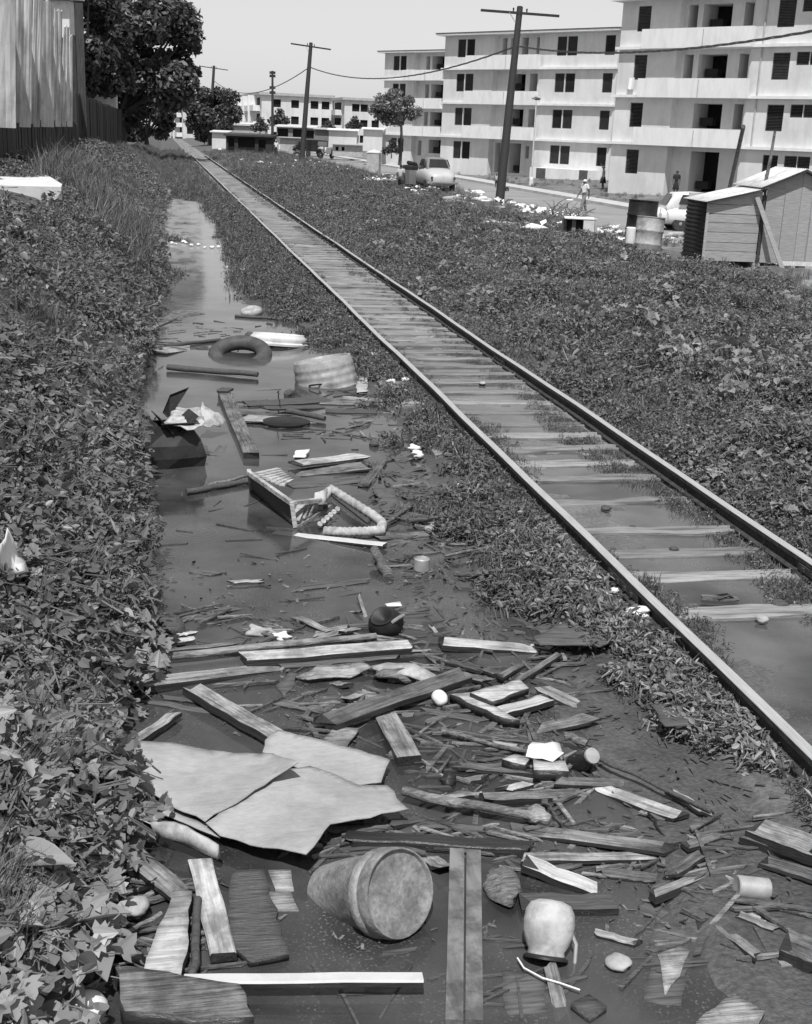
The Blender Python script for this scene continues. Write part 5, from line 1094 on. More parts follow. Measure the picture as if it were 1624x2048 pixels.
slab_px('right white brick in the pile by the jar', [(1066, 1518), (1130, 1522), (1138, 1542), (1068, 1540)], .08, 'paint', 'brick', 'brick', .07, .004, side='wet_shade')
slab_px('crumpled pale paper lying over the two white bricks', [(1052, 1505), (1065, 1484), (1090, 1490), (1120, 1482), (1126, 1518), (1085, 1518)], .1, 'white', 'crumpled_paper', 'paper', .004, .07, sc_=12)
log('thick short branch lying above the jar', (1130, 1472), (1172, 1487), 9, 'bark', .07)
jr = empty('glass_jar', P(1165, 1528, .03), 0, 'murky glass jar floating beside the white bricks', 'jar'); m = MB(); m.lathe([(.04, -.09), (.055, -.08), (.058, .03), (.04, .06), (.04, .085)], 16, mat4=axis_matrix((0, 0, .02), (.2, -.6, .55))); smooth_by_angle(m.build('glass_body', 'glass', jr)); m = MB(); m.lathe([(.03, .085), (.042, .085), (.042, .1), (.03, .1)], 14, mat4=axis_matrix((0, 0, .02), (.2, -.6, .55))); m.build('rim', 'tin', jr)
plank('dark slat left of the white bricks', (920, 1528), (1062, 1542), 11, 'grey', .03); plank('pale slat under the white bricks', (905, 1560), (975, 1552), 9, 'light', .03); chunk('black tin lump left of the pale slat', 895, 1558, 34, 22, 'black', 'lump', 'tin', squash=.7, seed=19, rough=.5)
plank('short white board lying on the grey beam end', (1010, 1576), (1060, 1562), 13, 'paint', .07); plank('thick grey beam right of the pole', (970, 1592), (1165, 1582), 17, 'grey', .055, .05)
plank('narrow pale slat between pole and beam', (890, 1592), (975, 1583), 9, 'light', .04)
log('long pale pole with a knob end, right of the cardboard', (805, 1584), (1070, 1630), 11, 'light', .07); chunk('pale knot at the end of the long pale pole', 1078, 1630, 44, 36, 'light', 'knot', 'knot', z=.05, squash=.8, seed=21, rough=.5)
log('clump of broken twigs above the pale knot', (1090, 1605), (1125, 1645), 3, 'dark', .04, name='stick', cat='stick')
plank('pale plank slanting below the pale knot', (1026, 1654), (1340, 1695), 22, 'light', .05)
plank('sunken dark plank left of the pale slanting plank', (690, 1668), (1056, 1690), 22, 'wet_shade', .04, .04); plank('grey drowned slat above the sunken dark plank', (850, 1648), (960, 1656), 11, 'sunk', .015)
plank('dark board end under the cardboard edge', (780, 1645), (880, 1626), 16, 'dark', .03)
plank('pale split plank below the slanting one', (1056, 1712), (1380, 1708), 17, 'light', .05)
plank('bright white plank end rising from the water', (1066, 1724), (1200, 1778), 24, 'paint', .06, .04, z2=.02); plank('drowned continuation beam beyond the bright white plank', (1195, 1778), (1330, 1832), 24, 'sunk', .0)
plank('black beam behind the jug', (1054, 1800), (1222, 1800), 32, 'dark', .04, .05)
plank('flaking white board near the shoreline weeds', (1194, 1570), (1360, 1630), 22, 'paint', .05)
log('long thin dark stick at the edge of the weeds', (1180, 1505), (1420, 1625), 5, 'dark', .06, .08, name='stick', cat='stick'); log('thin black twig standing before the flaking board', (1298, 1625), (1345, 1695), 2.5, 'black', .05, .02, name='stick', cat='stick')
plank('short dark board lying across the pale split plank', (1338, 1746), (1400, 1706), 20, 'grey', .07); plank('pale plank on the mud flat at the right', (1302, 1788), (1468, 1720), 20, 'light', .05, .04)
plank('weathered plank slanting toward the lower right corner', (1408, 1826), (1522, 1912), 20, 'light', .06)
for lb, p1, p2, w, mm, z in (
    ('pale board end sticking out behind the pail', (850, 1708), (886, 1730), 34, 'light', .03), ('pale slat slanting through the weeds toward the left rail', (1345, 1580), (1422, 1626), 13, 'light', .07),
    ('grey board lying between the grey beam and the weeds', (1112, 1558), (1285, 1566), 15, 'grey', .04), ('mud caked board near the crushed tin can', (1448, 1806), (1556, 1880), 22, 'dark', .03),
    ('pale broken board beside the mud caked one', (1470, 1822), (1540, 1850), 14, 'light', .05), ('grey slat above the white pointed board', (918, 1345), (980, 1360), 13, 'grey', .05),
    ('shadow black slat left of the white pointed board', (790, 1405), (860, 1399), 11, 'dark', .02), ('drowned slat below the white pointed board', (852, 1420), (968, 1440), 10, 'sunk', .01),  # the black slat is a shadow painted as dark wood
    ('pale chip of board below the torn bark sheet', (648, 1362), (698, 1367), 12, 'light', .03), ('broad grey board behind the white bricks', (1080, 1455), (1180, 1432), 20, 'grey', .05),
    ('split grey board on the mud below the flaking white board', (1370, 1690), (1490, 1650), 18, 'grey', .06), ('short pale board on the mud right of the short dark board', (1420, 1750), (1500, 1772), 18, 'light', .05),
    ('grey board crossing the mud in front of the pale thick timber', (1540, 1720), (1640, 1752), 24, 'grey', .06), ('dark soaked board below the crushed tin can', (1400, 1842), (1476, 1800), 18, 'dark', .03),
    ('pale slat lying between the jug and the flat stone', (1192, 1862), (1262, 1880), 12, 'light', .02), ('grey board half sunk right of the pale plank end', (1215, 1742), (1296, 1752), 18, 'grey', .02),
    ('grey slat under the upper crossed plank', (560, 1402), (640, 1418), 12, 'grey', .02), ('pale stub of board above the lower crossed plank', (690, 1396), (738, 1380), 14, 'light', .03)):
    plank(lb, p1, p2, w, mm, z)
# --- foreground
chunk('split lump of pale bark left of the jug', 1000, 1772, 72, 95, 'bark', 'bark_lump', 'bark', z=.02, squash=.55, seed=25, rough=.55)
tb = P(928, 1860, 0); t = empty('sunken_channel', tb, 0, 'long grey timber channel lying sunk straight ahead in the foreground', 'timber channel')
for nm, p1, p2, w, z in (('flange', (914, 1702), (908, 2046), 32, .035), ('flange', (947, 1702), (948, 2046), 32, .015)):
    a = P(*p1, z)-tb; b = P(*p2, z)-tb; d = b-a; x = d.normalized(); Z = (a+b)/2; wd = (P((p1[0]+p2[0])/2+w/2, 1870, z)-P((p1[0]+p2[0])/2-w/2, 1870, z)).length
    m = MB(); y_ = Vector((0, 0, 1)).cross(x).normalized(); m.box(Z, (d.length, wd, .03), R=Matrix((x, y_, x.cross(y_))).transposed()); m.build(nm, 'smoothgrey', t)
bk = empty('tin_pail', P(797, 1785, .17), 0, 'rusty tin pail lying on its side, round base toward the camera', 'pail')
M4 = axis_matrix((0, 0, 0), (.5, -.72, .43))
m = MB(); m.lathe([(.095, -.47), (.118, -.465), (.142, -.32), (.16, -.12), (.166, -.11)], 34, cap=False, mat4=M4, wob=.03); smooth_by_angle(m.build('shell', 'rusttin', bk))
m = MB(); m.lathe([(.166, -.11), (.18, -.105), (.183, -.085), (.18, -.07), (.172, -.062)], 34, cap=False, mat4=M4, wob=.02); smooth_by_angle(m.build('rim_band', 'rusttin', bk))
m = MB(); m.lathe([(.172, -.062), (.183, -.03), (.181, .004), (.178, .012), (.172, .012), (.168, -.008), (.08, -.014), (.0005, -.015)], 34, cap=False, mat4=M4, wob=.02); smooth_by_angle(m.build('base_disc', 'rusttin', bk), 35)
m = MB(); m.lathe([(.093, -.46), (.0005, -.45)], 24, cap=False, mat4=M4); m.build('mouth', 'black', bk)
jg = empty('battered_jug', P(1090, 1916, .012), 0, 'battered pale jug floating mouth down with a stick in it', 'jug')
M4 = axis_matrix((0, 0, 0), (-.2, -.52, -.83))
m = MB(); m.lathe([(.0005, -.225), (.045, -.222), (.078, -.208), (.094, -.18), (.099, -.14), (.097, -.095), (.084, -.055), (.07, -.03), (.072, -.012)], 30, cap=False, mat4=M4, wob=.055); smooth_by_angle(m.build('shell', 'rag', jg), 60)
m = MB(); m.lathe([(.072, -.012), (.086, -.004), (.088, .004), (.074, .003), (.066, -.02), (.0005, -.03)], 26, cap=False, mat4=M4, wob=.05); smooth_by_angle(m.build('torn_mouth', 'black', jg))
m = MB(); m.tube([Vector((.105, .03, .10)), Vector((.125, .0, .05)), Vector((.115, -.03, -.02))], .008, 6); m.build('wire_handle', 'tin', jg)
plank('stick board running from the jug mouth toward the camera', (1102, 1930), (1128, 2046), 28, 'light', .03, .02)
cs_ = [P(x, y, .03) for x, y in ((1035, 1916), (1048, 1936), (1085, 1956), (1120, 1966), (1160, 1980))]; m = MB(); m.tube([p-cs_[2] for p in cs_], .004, 5); tag(m.build('white_string', 'white', loc=cs_[2]), 'loose white string trailing over the stick at the jug', 'string')
plank('white flaking board left of the deep grained board', (400, 1716), (446, 1905), 50, 'paint', .05, .04, jag=.02)
slab_px('wide deep grained board left of the pail', [(466, 1742), (528, 1738), (578, 1908), (500, 1922), (452, 1885)], .03, 'grain', 'grained_board', 'board', .03, .006, side='wet_shade')
for i, (y0, y1, lb) in enumerate(((1740, 1782, 'upper of two pale drowned squares behind the pail'), (1785, 1820, 'lower of two pale drowned squares behind the pail'))): slab_px(lb, [(536, y0), (582, y0), (598 if i else 588, y1), (552, y1)], .008, 'light', 'board_piece', 'board', .015)
slab_px('smooth white tapered board beside the lower left stones', [(345, 1776), (384, 1782), (378, 1840), (362, 1950), (288, 1938)], .07, 'paint', 'tapered_board', 'board', .035, .004, side='wet_shade')
plank('mottled plank sliding down from the vines to the tapered board', (248, 1690), (362, 1784), 36, 'light', .11, .03, z2=.07)
log('dark stake beside the smooth white tapered board', (400, 1800), (386, 1960), 9, 'dark', .05, name='stake', cat='stake')
plank('bright white strip lying level near the bottom edge', (366, 1955), (845, 1952), 21, 'whitewood', .085, .025, 'strip', 'strip', jag=.004)
slab_px('big grey timber at the bottom left corner of the water', [(228, 1930), (300, 1938), (400, 1955), (478, 1968), (508, 2034), (440, 2036), (250, 2022)], .09, 'grey', 'big_timber', 'timber', .09, .005, side='wet_shade')
slab_px('rolled pale paper beside the cardboard', [(300, 1652), (345, 1656), (432, 1690), (436, 1716), (390, 1704), (310, 1678)], .09, 'rag', 'rolled_paper', 'paper', .02, .05, zs=[.12, .13, .13, .07, .06, .06])
# cardboard sheets
slab_px('upper left cardboard sheet with a curled edge', [(238, 1482), (300, 1484), (420, 1498), (545, 1508), (596, 1524), (545, 1555), (410, 1640), (330, 1600), (268, 1560)], .12, 'card', 'cardboard_sheet', 'cardboard', .007, .014, 3, zs=[.13, .12, .11, .12, .21, .13, .10, .10, .11], sc_=4)
slab_px('back cardboard sheet joining the pale diagonal board', [(525, 1502), (530, 1480), (556, 1460), (640, 1478), (780, 1520), (762, 1562), (700, 1570), (600, 1535)], .08, 'card', 'cardboard_sheet', 'cardboard', .01, .012, 3, sc_=4)
slab_px('large front cardboard sheet reaching toward the pail', [(412, 1645), (560, 1540), (620, 1530), (720, 1568), (775, 1570), (816, 1618), (660, 1648), (612, 1706), (500, 1690), (440, 1672)], .09, 'card', 'cardboard_sheet', 'cardboard', .007, .014, 3, zs=[.09, .10, .10, .09, .09, .10, .11, .13, .08, .07], sc_=4)
slab_px('lowest cardboard strip sticking out under the upper left sheet', [(268, 1575), (330, 1606), (410, 1645), (440, 1675), (380, 1650), (290, 1612)], .06, 'card', 'cardboard_sheet', 'cardboard', .01, .02, 2, side='wet_shade')
# foreground odds
chunk('pale stone by the left vines above the white tapered board', 270, 1812, 54, 42, 'stone', 'stone', 'stone', z=.06, seed=41); chunk('flat stone lying right of the jug', 1236, 1925, 52, 34, 'stone', 'stone', 'stone', squash=.45, seed=42)
log('thin stick at the lower left shore', (222, 1880), (322, 1828), 5, 'light', .06, name='stick', cat='stick'); plank('short board at the lower left shore under the stick', (220, 1890), (290, 1915), 22, 'grey', .05)
chunk('large white stone at the bottom left edge', 172, 2034, 84, 60, 'white', 'stone', 'stone', loc=G(172, 2030)+Vector((0, 0, .03)), squash=.7, seed=43, rough=.2)
slab_px('mottled drowned slab right of the flat stone', [(1310, 1845), (1390, 1850), (1362, 2010), (1288, 2000)], .005, 'sunk', 'drowned_slab', 'slab', .02, .006); slab_px('white peeling patch board at the drowned slab', [(1308, 1880), (1330, 1876), (1380, 1900), (1360, 1950), (1330, 1990), (1320, 1920)], .014, 'light', 'peeling_board', 'board', .01, .004)
slab_px('grey drowned board left of the jug stick', [(1003, 1940), (1090, 1944), (1094, 2022), (1016, 2028)], .006, 'sunk', 'drowned_board', 'board', .02, .004); slab_px('dark block near the bottom edge by the stick', [(1142, 2006), (1178, 1988), (1214, 2012), (1180, 2034)], .03, 'dark', 'block', 'block', .04, .004)
slab_px('pale corner of a sheet at the bottom right edge', [(1392, 2046), (1470, 1990), (1530, 2024), (1510, 2060), (1400, 2070)], .04, 'light', 'corner_sheet', 'sheet', .02, .01)
plank('pale thick timber upper one of the pair at the right edge', (1520, 1650), (1640, 1694), 34, 'light', .12, .06); plank('grey timber lower one of the pair at the right edge', (1500, 1664), (1610, 1698), 26, 'grey', .08, .05)
m = MB(); m.lathe([(.045, -.08), (.05, -.075), (.05, .06), (.045, .065), (.01, .06)], 16, mat4=axis_matrix((0, 0, .035), (-1, .15, .1))); tag(smooth_by_angle(m.build('tin_can', 'tin', loc=P(1500, 1790, .02))), 'crushed pale tin can on the mud flat at the right', 'can')
chunk('muddy pale lump below the tin can', 1512, 1840, 60, 26, 'stone', 'lump', 'rubbish', squash=.3, seed=45, rough=.6)
plank('dark thick beam at the right edge of the mud flat', (1578, 1880), (1640, 1905), 40, 'grey', .1, .09); plank('sunken beam rising to the right edge', (1500, 1868), (1640, 1760), 40, 'sunk', .02)
plank('grey drowned board beside the pale mud flat plank', (1330, 1800), (1480, 1740), 18, 'sunk', .005)
slab_px('flat grey tin sheet lying at the shore by the left rail', [(1065, 1275), (1140, 1240), (1235, 1280), (1200, 1292), (1080, 1290)], .09, 'sunk', 'flat_sheet', 'sheet', .01, .02); slab_px('dark flat sheet among the weeds by the left rail', [(1300, 1408), (1400, 1402), (1430, 1420), (1400, 1450), (1330, 1452)], .11, 'dark', 'flat_sheet', 'sheet', .012, .01)
chunk('tuft of pale rag hanging by the left rail', 1275, 1242, 46, 26, 'white', 'rag', 'rag', loc=G(1275, 1240)+Vector((0, 0, .06)), squash=.5, seed=47, rough=.7)
# --- on the track
sa = empty('sandal', P(1440, 1198, .085), math.radians(-15), 'lost flat sandal lying in the puddle between the rails', 'sandal')
m = MB(); pr = [(-.13, -.03), (-.1, -.042), (0, -.035), (.08, -.048), (.125, -.03), (.135, 0), (.125, .03), (.08, .046), (0, .033), (-.1, .038), (-.13, .025)]; n = len(pr)
m.add([(x, y, 0) for x, y in pr]+[(x, y, .014) for x, y in pr], [tuple(range(n-1, -1, -1)), tuple(n+i for i in range(n))]+[(i, (i+1) % n, n+(i+1) % n, n+i) for i in range(n)]); m.build('sole', 'grey', sa)
for s in (-1, 1):
    m = MB(); m.tube([(.09, 0, .014), (.05, s*.02, .035), (-.02, s*.038, .012)], .008, 6); m.build('strap', 'black', sa)
for i, (x, y, w, mm, lb) in enumerate([(1524, 1238, 26, 'stone', 'pale pebble on the sleeper in front of the sandal'), (1212, 1016, 22, 'dark', 'dark clod in the puddle farther up the track'), (1348, 1097, 18, 'dark', 'dark clod in the long puddle between the rails'), (1265, 1055, 16, 'dark', 'small dark clod left of the long puddle'), (1560, 1208, 34, 'dark', 'dark clod right of the sandal'), (1470, 1413, 20, 'stone', 'pale pebble on the muddy track in the lower right'), (965, 766, 14, 'stone', 'small pale peg on the far sleepers')]): chunk(lb, x, y, w, w*.7, mm, 'clod' if mm == 'dark' else 'pebble', 'clod' if mm == 'dark' else 'pebble', z=.085, squash=.5, seed=50+i)
for i, (x, y, w, lb) in enumerate([(828, 905, 22, 'upper white scrap in the shoreline weeds'), (834, 917, 26, 'lower white scrap in the shoreline weeds'), (748, 718, 22, 'white scrap right of the ribbed tub'), (783, 770, 18, 'white scrap near the sleeper ends'), (810, 768, 16, 'pale scrap beside the left rail'), (915, 983, 14, 'pale stone in the weeds by the crate'), (1229, 1193, 18, 'white round scrap beside the left rail')]): chunk(lb, x, y, w, w*.6, 'white', 'scrap', 'scrap', loc=G(x, y)+Vector((0, 0, .05)), squash=.6, seed=60+i, rough=.5)
# --- left bank rubbish
c = G(30, 1120); q = [(-.14, -.1, .05), (-.1, .16, .1), (-.02, .05, .14), (.1, -.12, .05), (.12, -.16, .02), (-.02, -.2, .02), (-.2, -.14, .04)]
slab_px('crumpled white cloth caught in the vines on the left bank', [(-14, 1140), (-4, 1098), (16, 1066), (28, 1092), (58, 1148), (34, 1160), (0, 1134)], .0, 'white', 'white_cloth', 'cloth', .004, .05, zs=[.95, 1.0, 1.02, .9, .78, .76, .88], sc_=9)
for i, (x, y, w, lb) in enumerate([(168, 958, 40, 'white paper strip lying on the left bank vines'), (8, 692, 14, 'round white scrap at the left edge of the bank'), (205, 716, 14, 'small white scrap on the bank left of the tyre'), (70, 1145, 26, 'pale crumpled scrap beside the white cloth'), (265, 1163, 18, 'pale scrap at the waterline of the left bank'), (336, 945, 14, 'white scrap at the bank foot')][:5]): chunk(lb, x, y, w, w*.6, 'white', 'scrap', 'scrap', loc=G(x, y)+Vector((0, 0, .12)), squash=.3, seed=70+i, rough=.5)
for i, (x, y, w, lb) in enumerate([(320, 520, 30, 'pale boulder on the left shore of the far ditch'), (370, 525, 42, 'flat pale boulder in the far ditch'), (440, 563, 30, 'white heap at the right shore of the far ditch'), (318, 495, 26, 'white heap at the left end of the stone row'), (455, 539, 14, 'round white stone at the right shore of the far ditch')]): chunk(lb, x, y, w, w*.5, 'stone' if i < 2 else 'white', 'boulder' if i < 2 else 'stone', 'stone', loc=G(x, y)+Vector((0, 0, .05)), squash=.5, seed=80+i, rough=.4)
rr = random.Random(3); od = ['first', 'second', 'third', 'fourth', 'fifth', 'sixth', 'seventh', 'eighth', 'ninth', 'tenth']
for i, x in enumerate((331, 344, 351, 367, 372, 383, 398, 409, 424, 437)):
    o = chunk(od[i]+' white stone from the left in the row across the far ditch', x, 487+rr.uniform(-4, 3)+(7 if i > 6 else 0), rr.uniform(6, 11), 5, 'white', 'stone', 'stone', squash=.5, seed=90+i, z=.04, rough=.5); o['group'] = 'row of white stones across the far ditch'
# --- verge rubbish: bigger pieces one by one
big = [(770, 398, 30), (800, 404, 34), (845, 396, 40), (905, 404, 46), (965, 402, 36), (940, 412, 26), (1000, 420, 26), (1050, 425, 30), (985, 452, 36), (1020, 458, 48), (1062, 462, 52), (1105, 494, 40), (1255, 470, 40), (1225, 458, 30), (1240, 486, 36), (1330, 592, 22), (1490, 570, 34), (1600, 632, 18), (1340, 478, 60), (1320, 520, 50), (1445, 528, 30), (680, 345, 24), (690, 360, 18), (560, 340, 22), (575, 345, 16), (505, 303, 22), (440, 300, 12), (455, 305, 14), (480, 320, 12), (520, 326, 16), (1285, 455, 12), (955, 388, 30), (1140, 402, 20)]
wh = ['scrap of white rubbish', 'pale lump of rubbish', 'heap of white paper', 'pale broken stone']
near = [(747, 'the pedestal'), (867, 'the light coupe'), (998, 'the nearest utility pole'), (1155, 'the discarded cabinet'), (1290, 'the oil drums'), (1450, 'the plank shack'), (603, 'the second utility pole'), (490, 'the dark stall')]
rub = []
for i, (x, y, w) in enumerate(big):
    nm = min(near, key=lambda a: abs(a[0]-x))[1]
    o = chunk('x', x, y, w, w*.5, 'white' if i % 3 else 'stone', 'rubbish', 'rubbish', loc=G(x, y)+Vector((0, 0, .05)), squash=.35, seed=120+i, rough=.7); o['group'] = 'pale rubbish along the verge'; rub.append((wh[i % 4]+' on the verge near '+nm, x, o))
for lb in sorted({r[0] for r in rub}):
    g = sorted([r for r in rub if r[0] == lb], key=lambda r: r[1])
    for k, r in enumerate(g): r[2]['label'] = lb if len(g) == 1 else (['leftmost ', 'rightmost '] if len(g) == 2 else ['leftmost ', 'middle ', 'rightmost '])[k]+lb

# small splinters and slats, uncountable
def splinters(name, boxes, n, m_, seed, label, lmin, lmax, wmin, wmax, zlo=.004, zhi=.03):
    r = random.Random(seed); m = MB()
    for i in range(n):
        bx_ = r.choice(boxes); p = P(r.uniform(bx_[0], bx_[2]), r.uniform(bx_[1], bx_[3]), 0); zt = max(TZ(p.x, p.y), 0)
        L_ = r.uniform(lmin, lmax); w = r.uniform(wmin, wmax); a = r.gauss(0.1, .55)+(math.pi/2 if r.random() < .18 else 0); h = r.uniform(.006, .018)
        d = Vector((math.cos(a), math.sin(a), r.uniform(-.06, .06))); q = Vector((-d.y, d.x, 0)); c = Vector((p.x, p.y, zt+r.uniform(zlo, zhi)))
        e = [r.uniform(-.15, .15)*L_ for _ in range(4)]
        t_ = [c-d*(L_/2+e[0])-q*w/2, c+d*(L_/2+e[1])-q*w*r.uniform(.2, .5), c+d*(L_/2+e[2])+q*w*r.uniform(.2, .5), c-d*(L_/2+e[3])+q*w/2]
        m.add(t_+[v-Vector((0, 0, h)) for v in t_], [(0, 1, 2, 3), (0, 4, 5, 1), (1, 5, 6, 2), (2, 6, 7, 3), (3, 7, 4, 0)])
    return tag(m.build(name, m_), label, None, None, 'stuff')
RG = [(300, 1220, 900, 1300), (480, 1300, 1150, 1420), (840, 1300, 1180, 1600), (860, 1440, 1200, 1640), (620, 1380, 900, 1480), (700, 780, 900, 900), (760, 960, 1000, 1140), (300, 640, 700, 700), (480, 780, 760, 880), (1000, 1640, 1560, 1760), (1250, 1720, 1600, 1960), (560, 1640, 1060, 1720), (240, 1760, 420, 1960)]
splinters('pale_splinters', RG, 150, 'light', 31, 'pale splinters and broken slats drifting between the boards', .08, .3, .012, .03)
splinters('grey_splinters', RG, 260, 'grey', 32, 'grey splinters and broken slats drifting between the boards', .08, .38, .012, .035)
splinters('dark_splinters', RG+[(300, 900, 700, 1240), (560, 1860, 1250, 2040)], 380, 'dark', 33, 'dark soaked sticks and slats drifting between the boards', .06, .34, .008, .028, -.002, .012)
# ------------------------------------------------------------ vegetation
PROTO = {}
def leaf_shape(kind):
    if kind == 'heart': h = [(0, 0), (-.1, .14), (-.11, .3), (.02, .44), (.22, .5), (.45, .46), (.68, .34), (.88, .17), (1.08, 0)]
    elif kind == 'lobed': h = [(0, 0), (-.1, .25), (.05, .62), (.28, .34), (.5, .56), (.62, .25), (.85, .22), (1.1, 0)]
    elif kind == 'oval': h = [(0, 0), (.1, .15), (.3, .27), (.55, .29), (.8, .19), (1, 0)]
    else: h = [(0, 0), (.3, .17), (.7, .15), (1.1, 0)]
    return h
def leaf_geo(kind, size, fold, droop):
    h = leaf_shape(kind); mid = [(h[0][0], 0), (h[-1][0], 0)]; vs = []; fs = []
    Lh = len(h)
    def z(x, y): return abs(y)*fold - droop*max(x, 0)**2
    up = [(x*size, y*size, z(x, y)*size) for x, y in h]; dn = [(x*size, -y*size, z(x, y)*size) for x, y in h[1:-1]]
    vs = up+dn; fs = [tuple(range(Lh)), (0, Lh-1)+tuple(Lh+i for i in range(len(dn)-1, -1, -1))]
    return vs, fs
def sprig(name, kind, n, rad, hgt, size, m, seed, tilt=.7, stems=True):
    r = random.Random(seed); mb = MB()
    for i in range(n):
        a = r.uniform(0, 6.283); d = rad*math.sqrt(r.random()); p = Vector((d*math.cos(a), d*math.sin(a), hgt*(r.random()**.8)*(1-.5*(d/rad)**2)))
        vs, fs = leaf_geo(kind, size*r.uniform(.6, 1.25), r.uniform(.1, .5), r.uniform(0, .35))
        R = Euler((r.gauss(0, tilt*.6), r.gauss(.1, tilt*.6), r.uniform(0, 6.283)), 'XYZ').to_matrix()
        Rz = Matrix.Rotation(r.uniform(0, 6.283), 3, 'Z'); mb.add([p+Rz@(R@Vector(v)) for v in vs], fs)
    if stems:
        for i in range(3):
            a = r.uniform(0, 6.283); mb.tube([(0, 0, -.03), (rad*.5*math.cos(a), rad*.5*math.sin(a), hgt*.7), (rad*math.cos(a), rad*math.sin(a), hgt*.5)], .004, 3, cap=False)
    me = bpy.data.meshes.new(name); me.from_pydata([tuple(v) for v in mb.v], [], mb.f); me.materials.append(MT[m]); return bpy.data.objects.new(name, me)
def blades(name, n, rad, hgt, m, seed, wid=.006, bend=.5):
    r = random.Random(seed); mb = MB()
    for i in range(n):
        a = r.uniform(0, 6.283); d = rad*math.sqrt(r.random()); p = Vector((d*math.cos(a), d*math.sin(a), -.02)); b = r.uniform(0, 6.283); h = hgt*r.uniform(.5, 1.1); k = r.uniform(.1, bend); q = Vector((math.cos(b), math.sin(b), 0)); s = Vector((-q.y, q.x, 0))*wid*r.uniform(.6, 1.4)
        c1 = p+q*h*k*.3+Vector((0, 0, h*.55)); c2 = p+q*h*k+Vector((0, 0, h*(1-.35*k)))
        mb.add([p-s, p+s, c1+s*.8, c1-s*.8, c2], [(0, 1, 2, 3), (3, 2, 4)])
    me = bpy.data.meshes.new(name); me.from_pydata([tuple(v) for v in mb.v], [], mb.f); me.materials.append(MT[m]); return bpy.data.objects.new(name, me)
def gn_group():
    g = bpy.data.node_groups.new('scatter', 'GeometryNodeTree'); g.interface.new_socket('Geometry', in_out='INPUT', socket_type='NodeSocketGeometry'); g.interface.new_socket('Geometry', in_out='OUTPUT', socket_type='NodeSocketGeometry'); return g
def scatter(name, pts, scl, protos, seed, label=None, tilt=.18, kind='stuff', stretch_z=None):
    n = len(pts)
    if n == 0: return
    r = np.random.default_rng(seed); col = bpy.data.collections.new(name+'_kinds')
    for p in protos: col.objects.link(p)
    me = bpy.data.meshes.new(name); me.vertices.add(n); me.vertices.foreach_set('co', np.asarray(pts, np.float32).ravel())
    a = me.attributes.new('scl', 'FLOAT', 'POINT'); a.data.foreach_set('value', np.asarray(scl, np.float32))
    rot = np.stack([r.normal(0, tilt, n), r.normal(0, tilt, n), r.uniform(0, 6.283, n)], 1).astype(np.float32)
    a = me.attributes.new('rot', 'FLOAT_VECTOR', 'POINT'); a.data.foreach_set('vector', rot.ravel())
    a = me.attributes.new('pick', 'INT', 'POINT'); a.data.foreach_set('value', r.integers(0, len(protos), n).astype(np.int32))
    o = link(name, me); g = gn_group(); N = g.nodes; L = g.links
    gi = N.new('NodeGroupInput'); go = N.new('NodeGroupOutput'); ip = N.new('GeometryNodeInstanceOnPoints'); ci = N.new('GeometryNodeCollectionInfo')
    ci.inputs['Collection'].default_value = col; ci.inputs['Separate Children'].default_value = True; ci.inputs['Reset Children'].default_value = True
    def na(nm, dt):
        x = N.new('GeometryNodeInputNamedAttribute'); x.data_type = dt; x.inputs['Name'].default_value = nm; return x.outputs[0]
    L.new(gi.outputs[0], ip.inputs['Points']); L.new(ci.outputs[0], ip.inputs['Instance']); ip.inputs['Pick Instance'].default_value = True
    L.new(na('pick', 'INT'), ip.inputs['Instance Index']); L.new(na('rot', 'FLOAT_VECTOR'), ip.inputs['Rotation']); L.new(na('scl', 'FLOAT'), ip.inputs['Scale'])
    L.new(ip.outputs[0], go.inputs[0]); md = o.modifiers.new('scatter', 'NODES'); md.node_group = g
    return tag(o, label, None, None, kind)
def sample(x0, x1, y0, y1, n, seed, p=1.0):
    "points denser near the camera: uniform in x and in y**p"
    r = np.random.default_rng(seed); x = r.uniform(x0, x1, n); t = r.random(n); 
    if p == 0: y = y0*(y1/y0)**t
    else: y = (y0**p+(y1**p-y0**p)*t)**(1/p)
    return x, y, r
vine = [sprig('vine_sprig', k, n, .2, h, s, 'leaf', sd, .9) for k, n, s, sd, h in (('heart', 36, .045, 1, .2), ('lobed', 36, .048, 2, .16), ('oval', 44, .042, 3, .24), ('heart', 40, .036, 4, .14), ('slim', 44, .052, 5, .26))]
broad = [sprig('broad_sprig', k, n, .2, .2, s, 'leafnear', sd) for k, n, s, sd in (('lobed', 12, .095, 11), ('heart', 10, .10, 12), ('lobed', 14, .08, 13), ('oval', 13, .075, 14))]
small = [sprig('weed_sprig', k, n, .11, .10, s, 'weed', sd, .8) for k, n, s, sd in (('oval', 26, .028, 21), ('slim', 30, .036, 22), ('heart', 22, .026, 23), ('oval', 18, .036, 24))]
rank = [sprig('rank_sprig', k, n, .1, .13, z_, 'leafnear', sd, .8) for k, n, z_, sd in (('oval', 16, .042, 25), ('slim', 20, .055, 26))]
grass = [blades('grass_tuft', 34, .16, h, 'grass', sd, .006, b) for h, sd, b in ((.55, 31, .5), (.75, 32, .7), (.4, 33, .9))]
short = [blades('short_grass', 26, .13, h, 'weed', sd, .004, b) for h, sd, b in ((.14, 41, .8), (.2, 42, .9), (.1, 43, .9))]
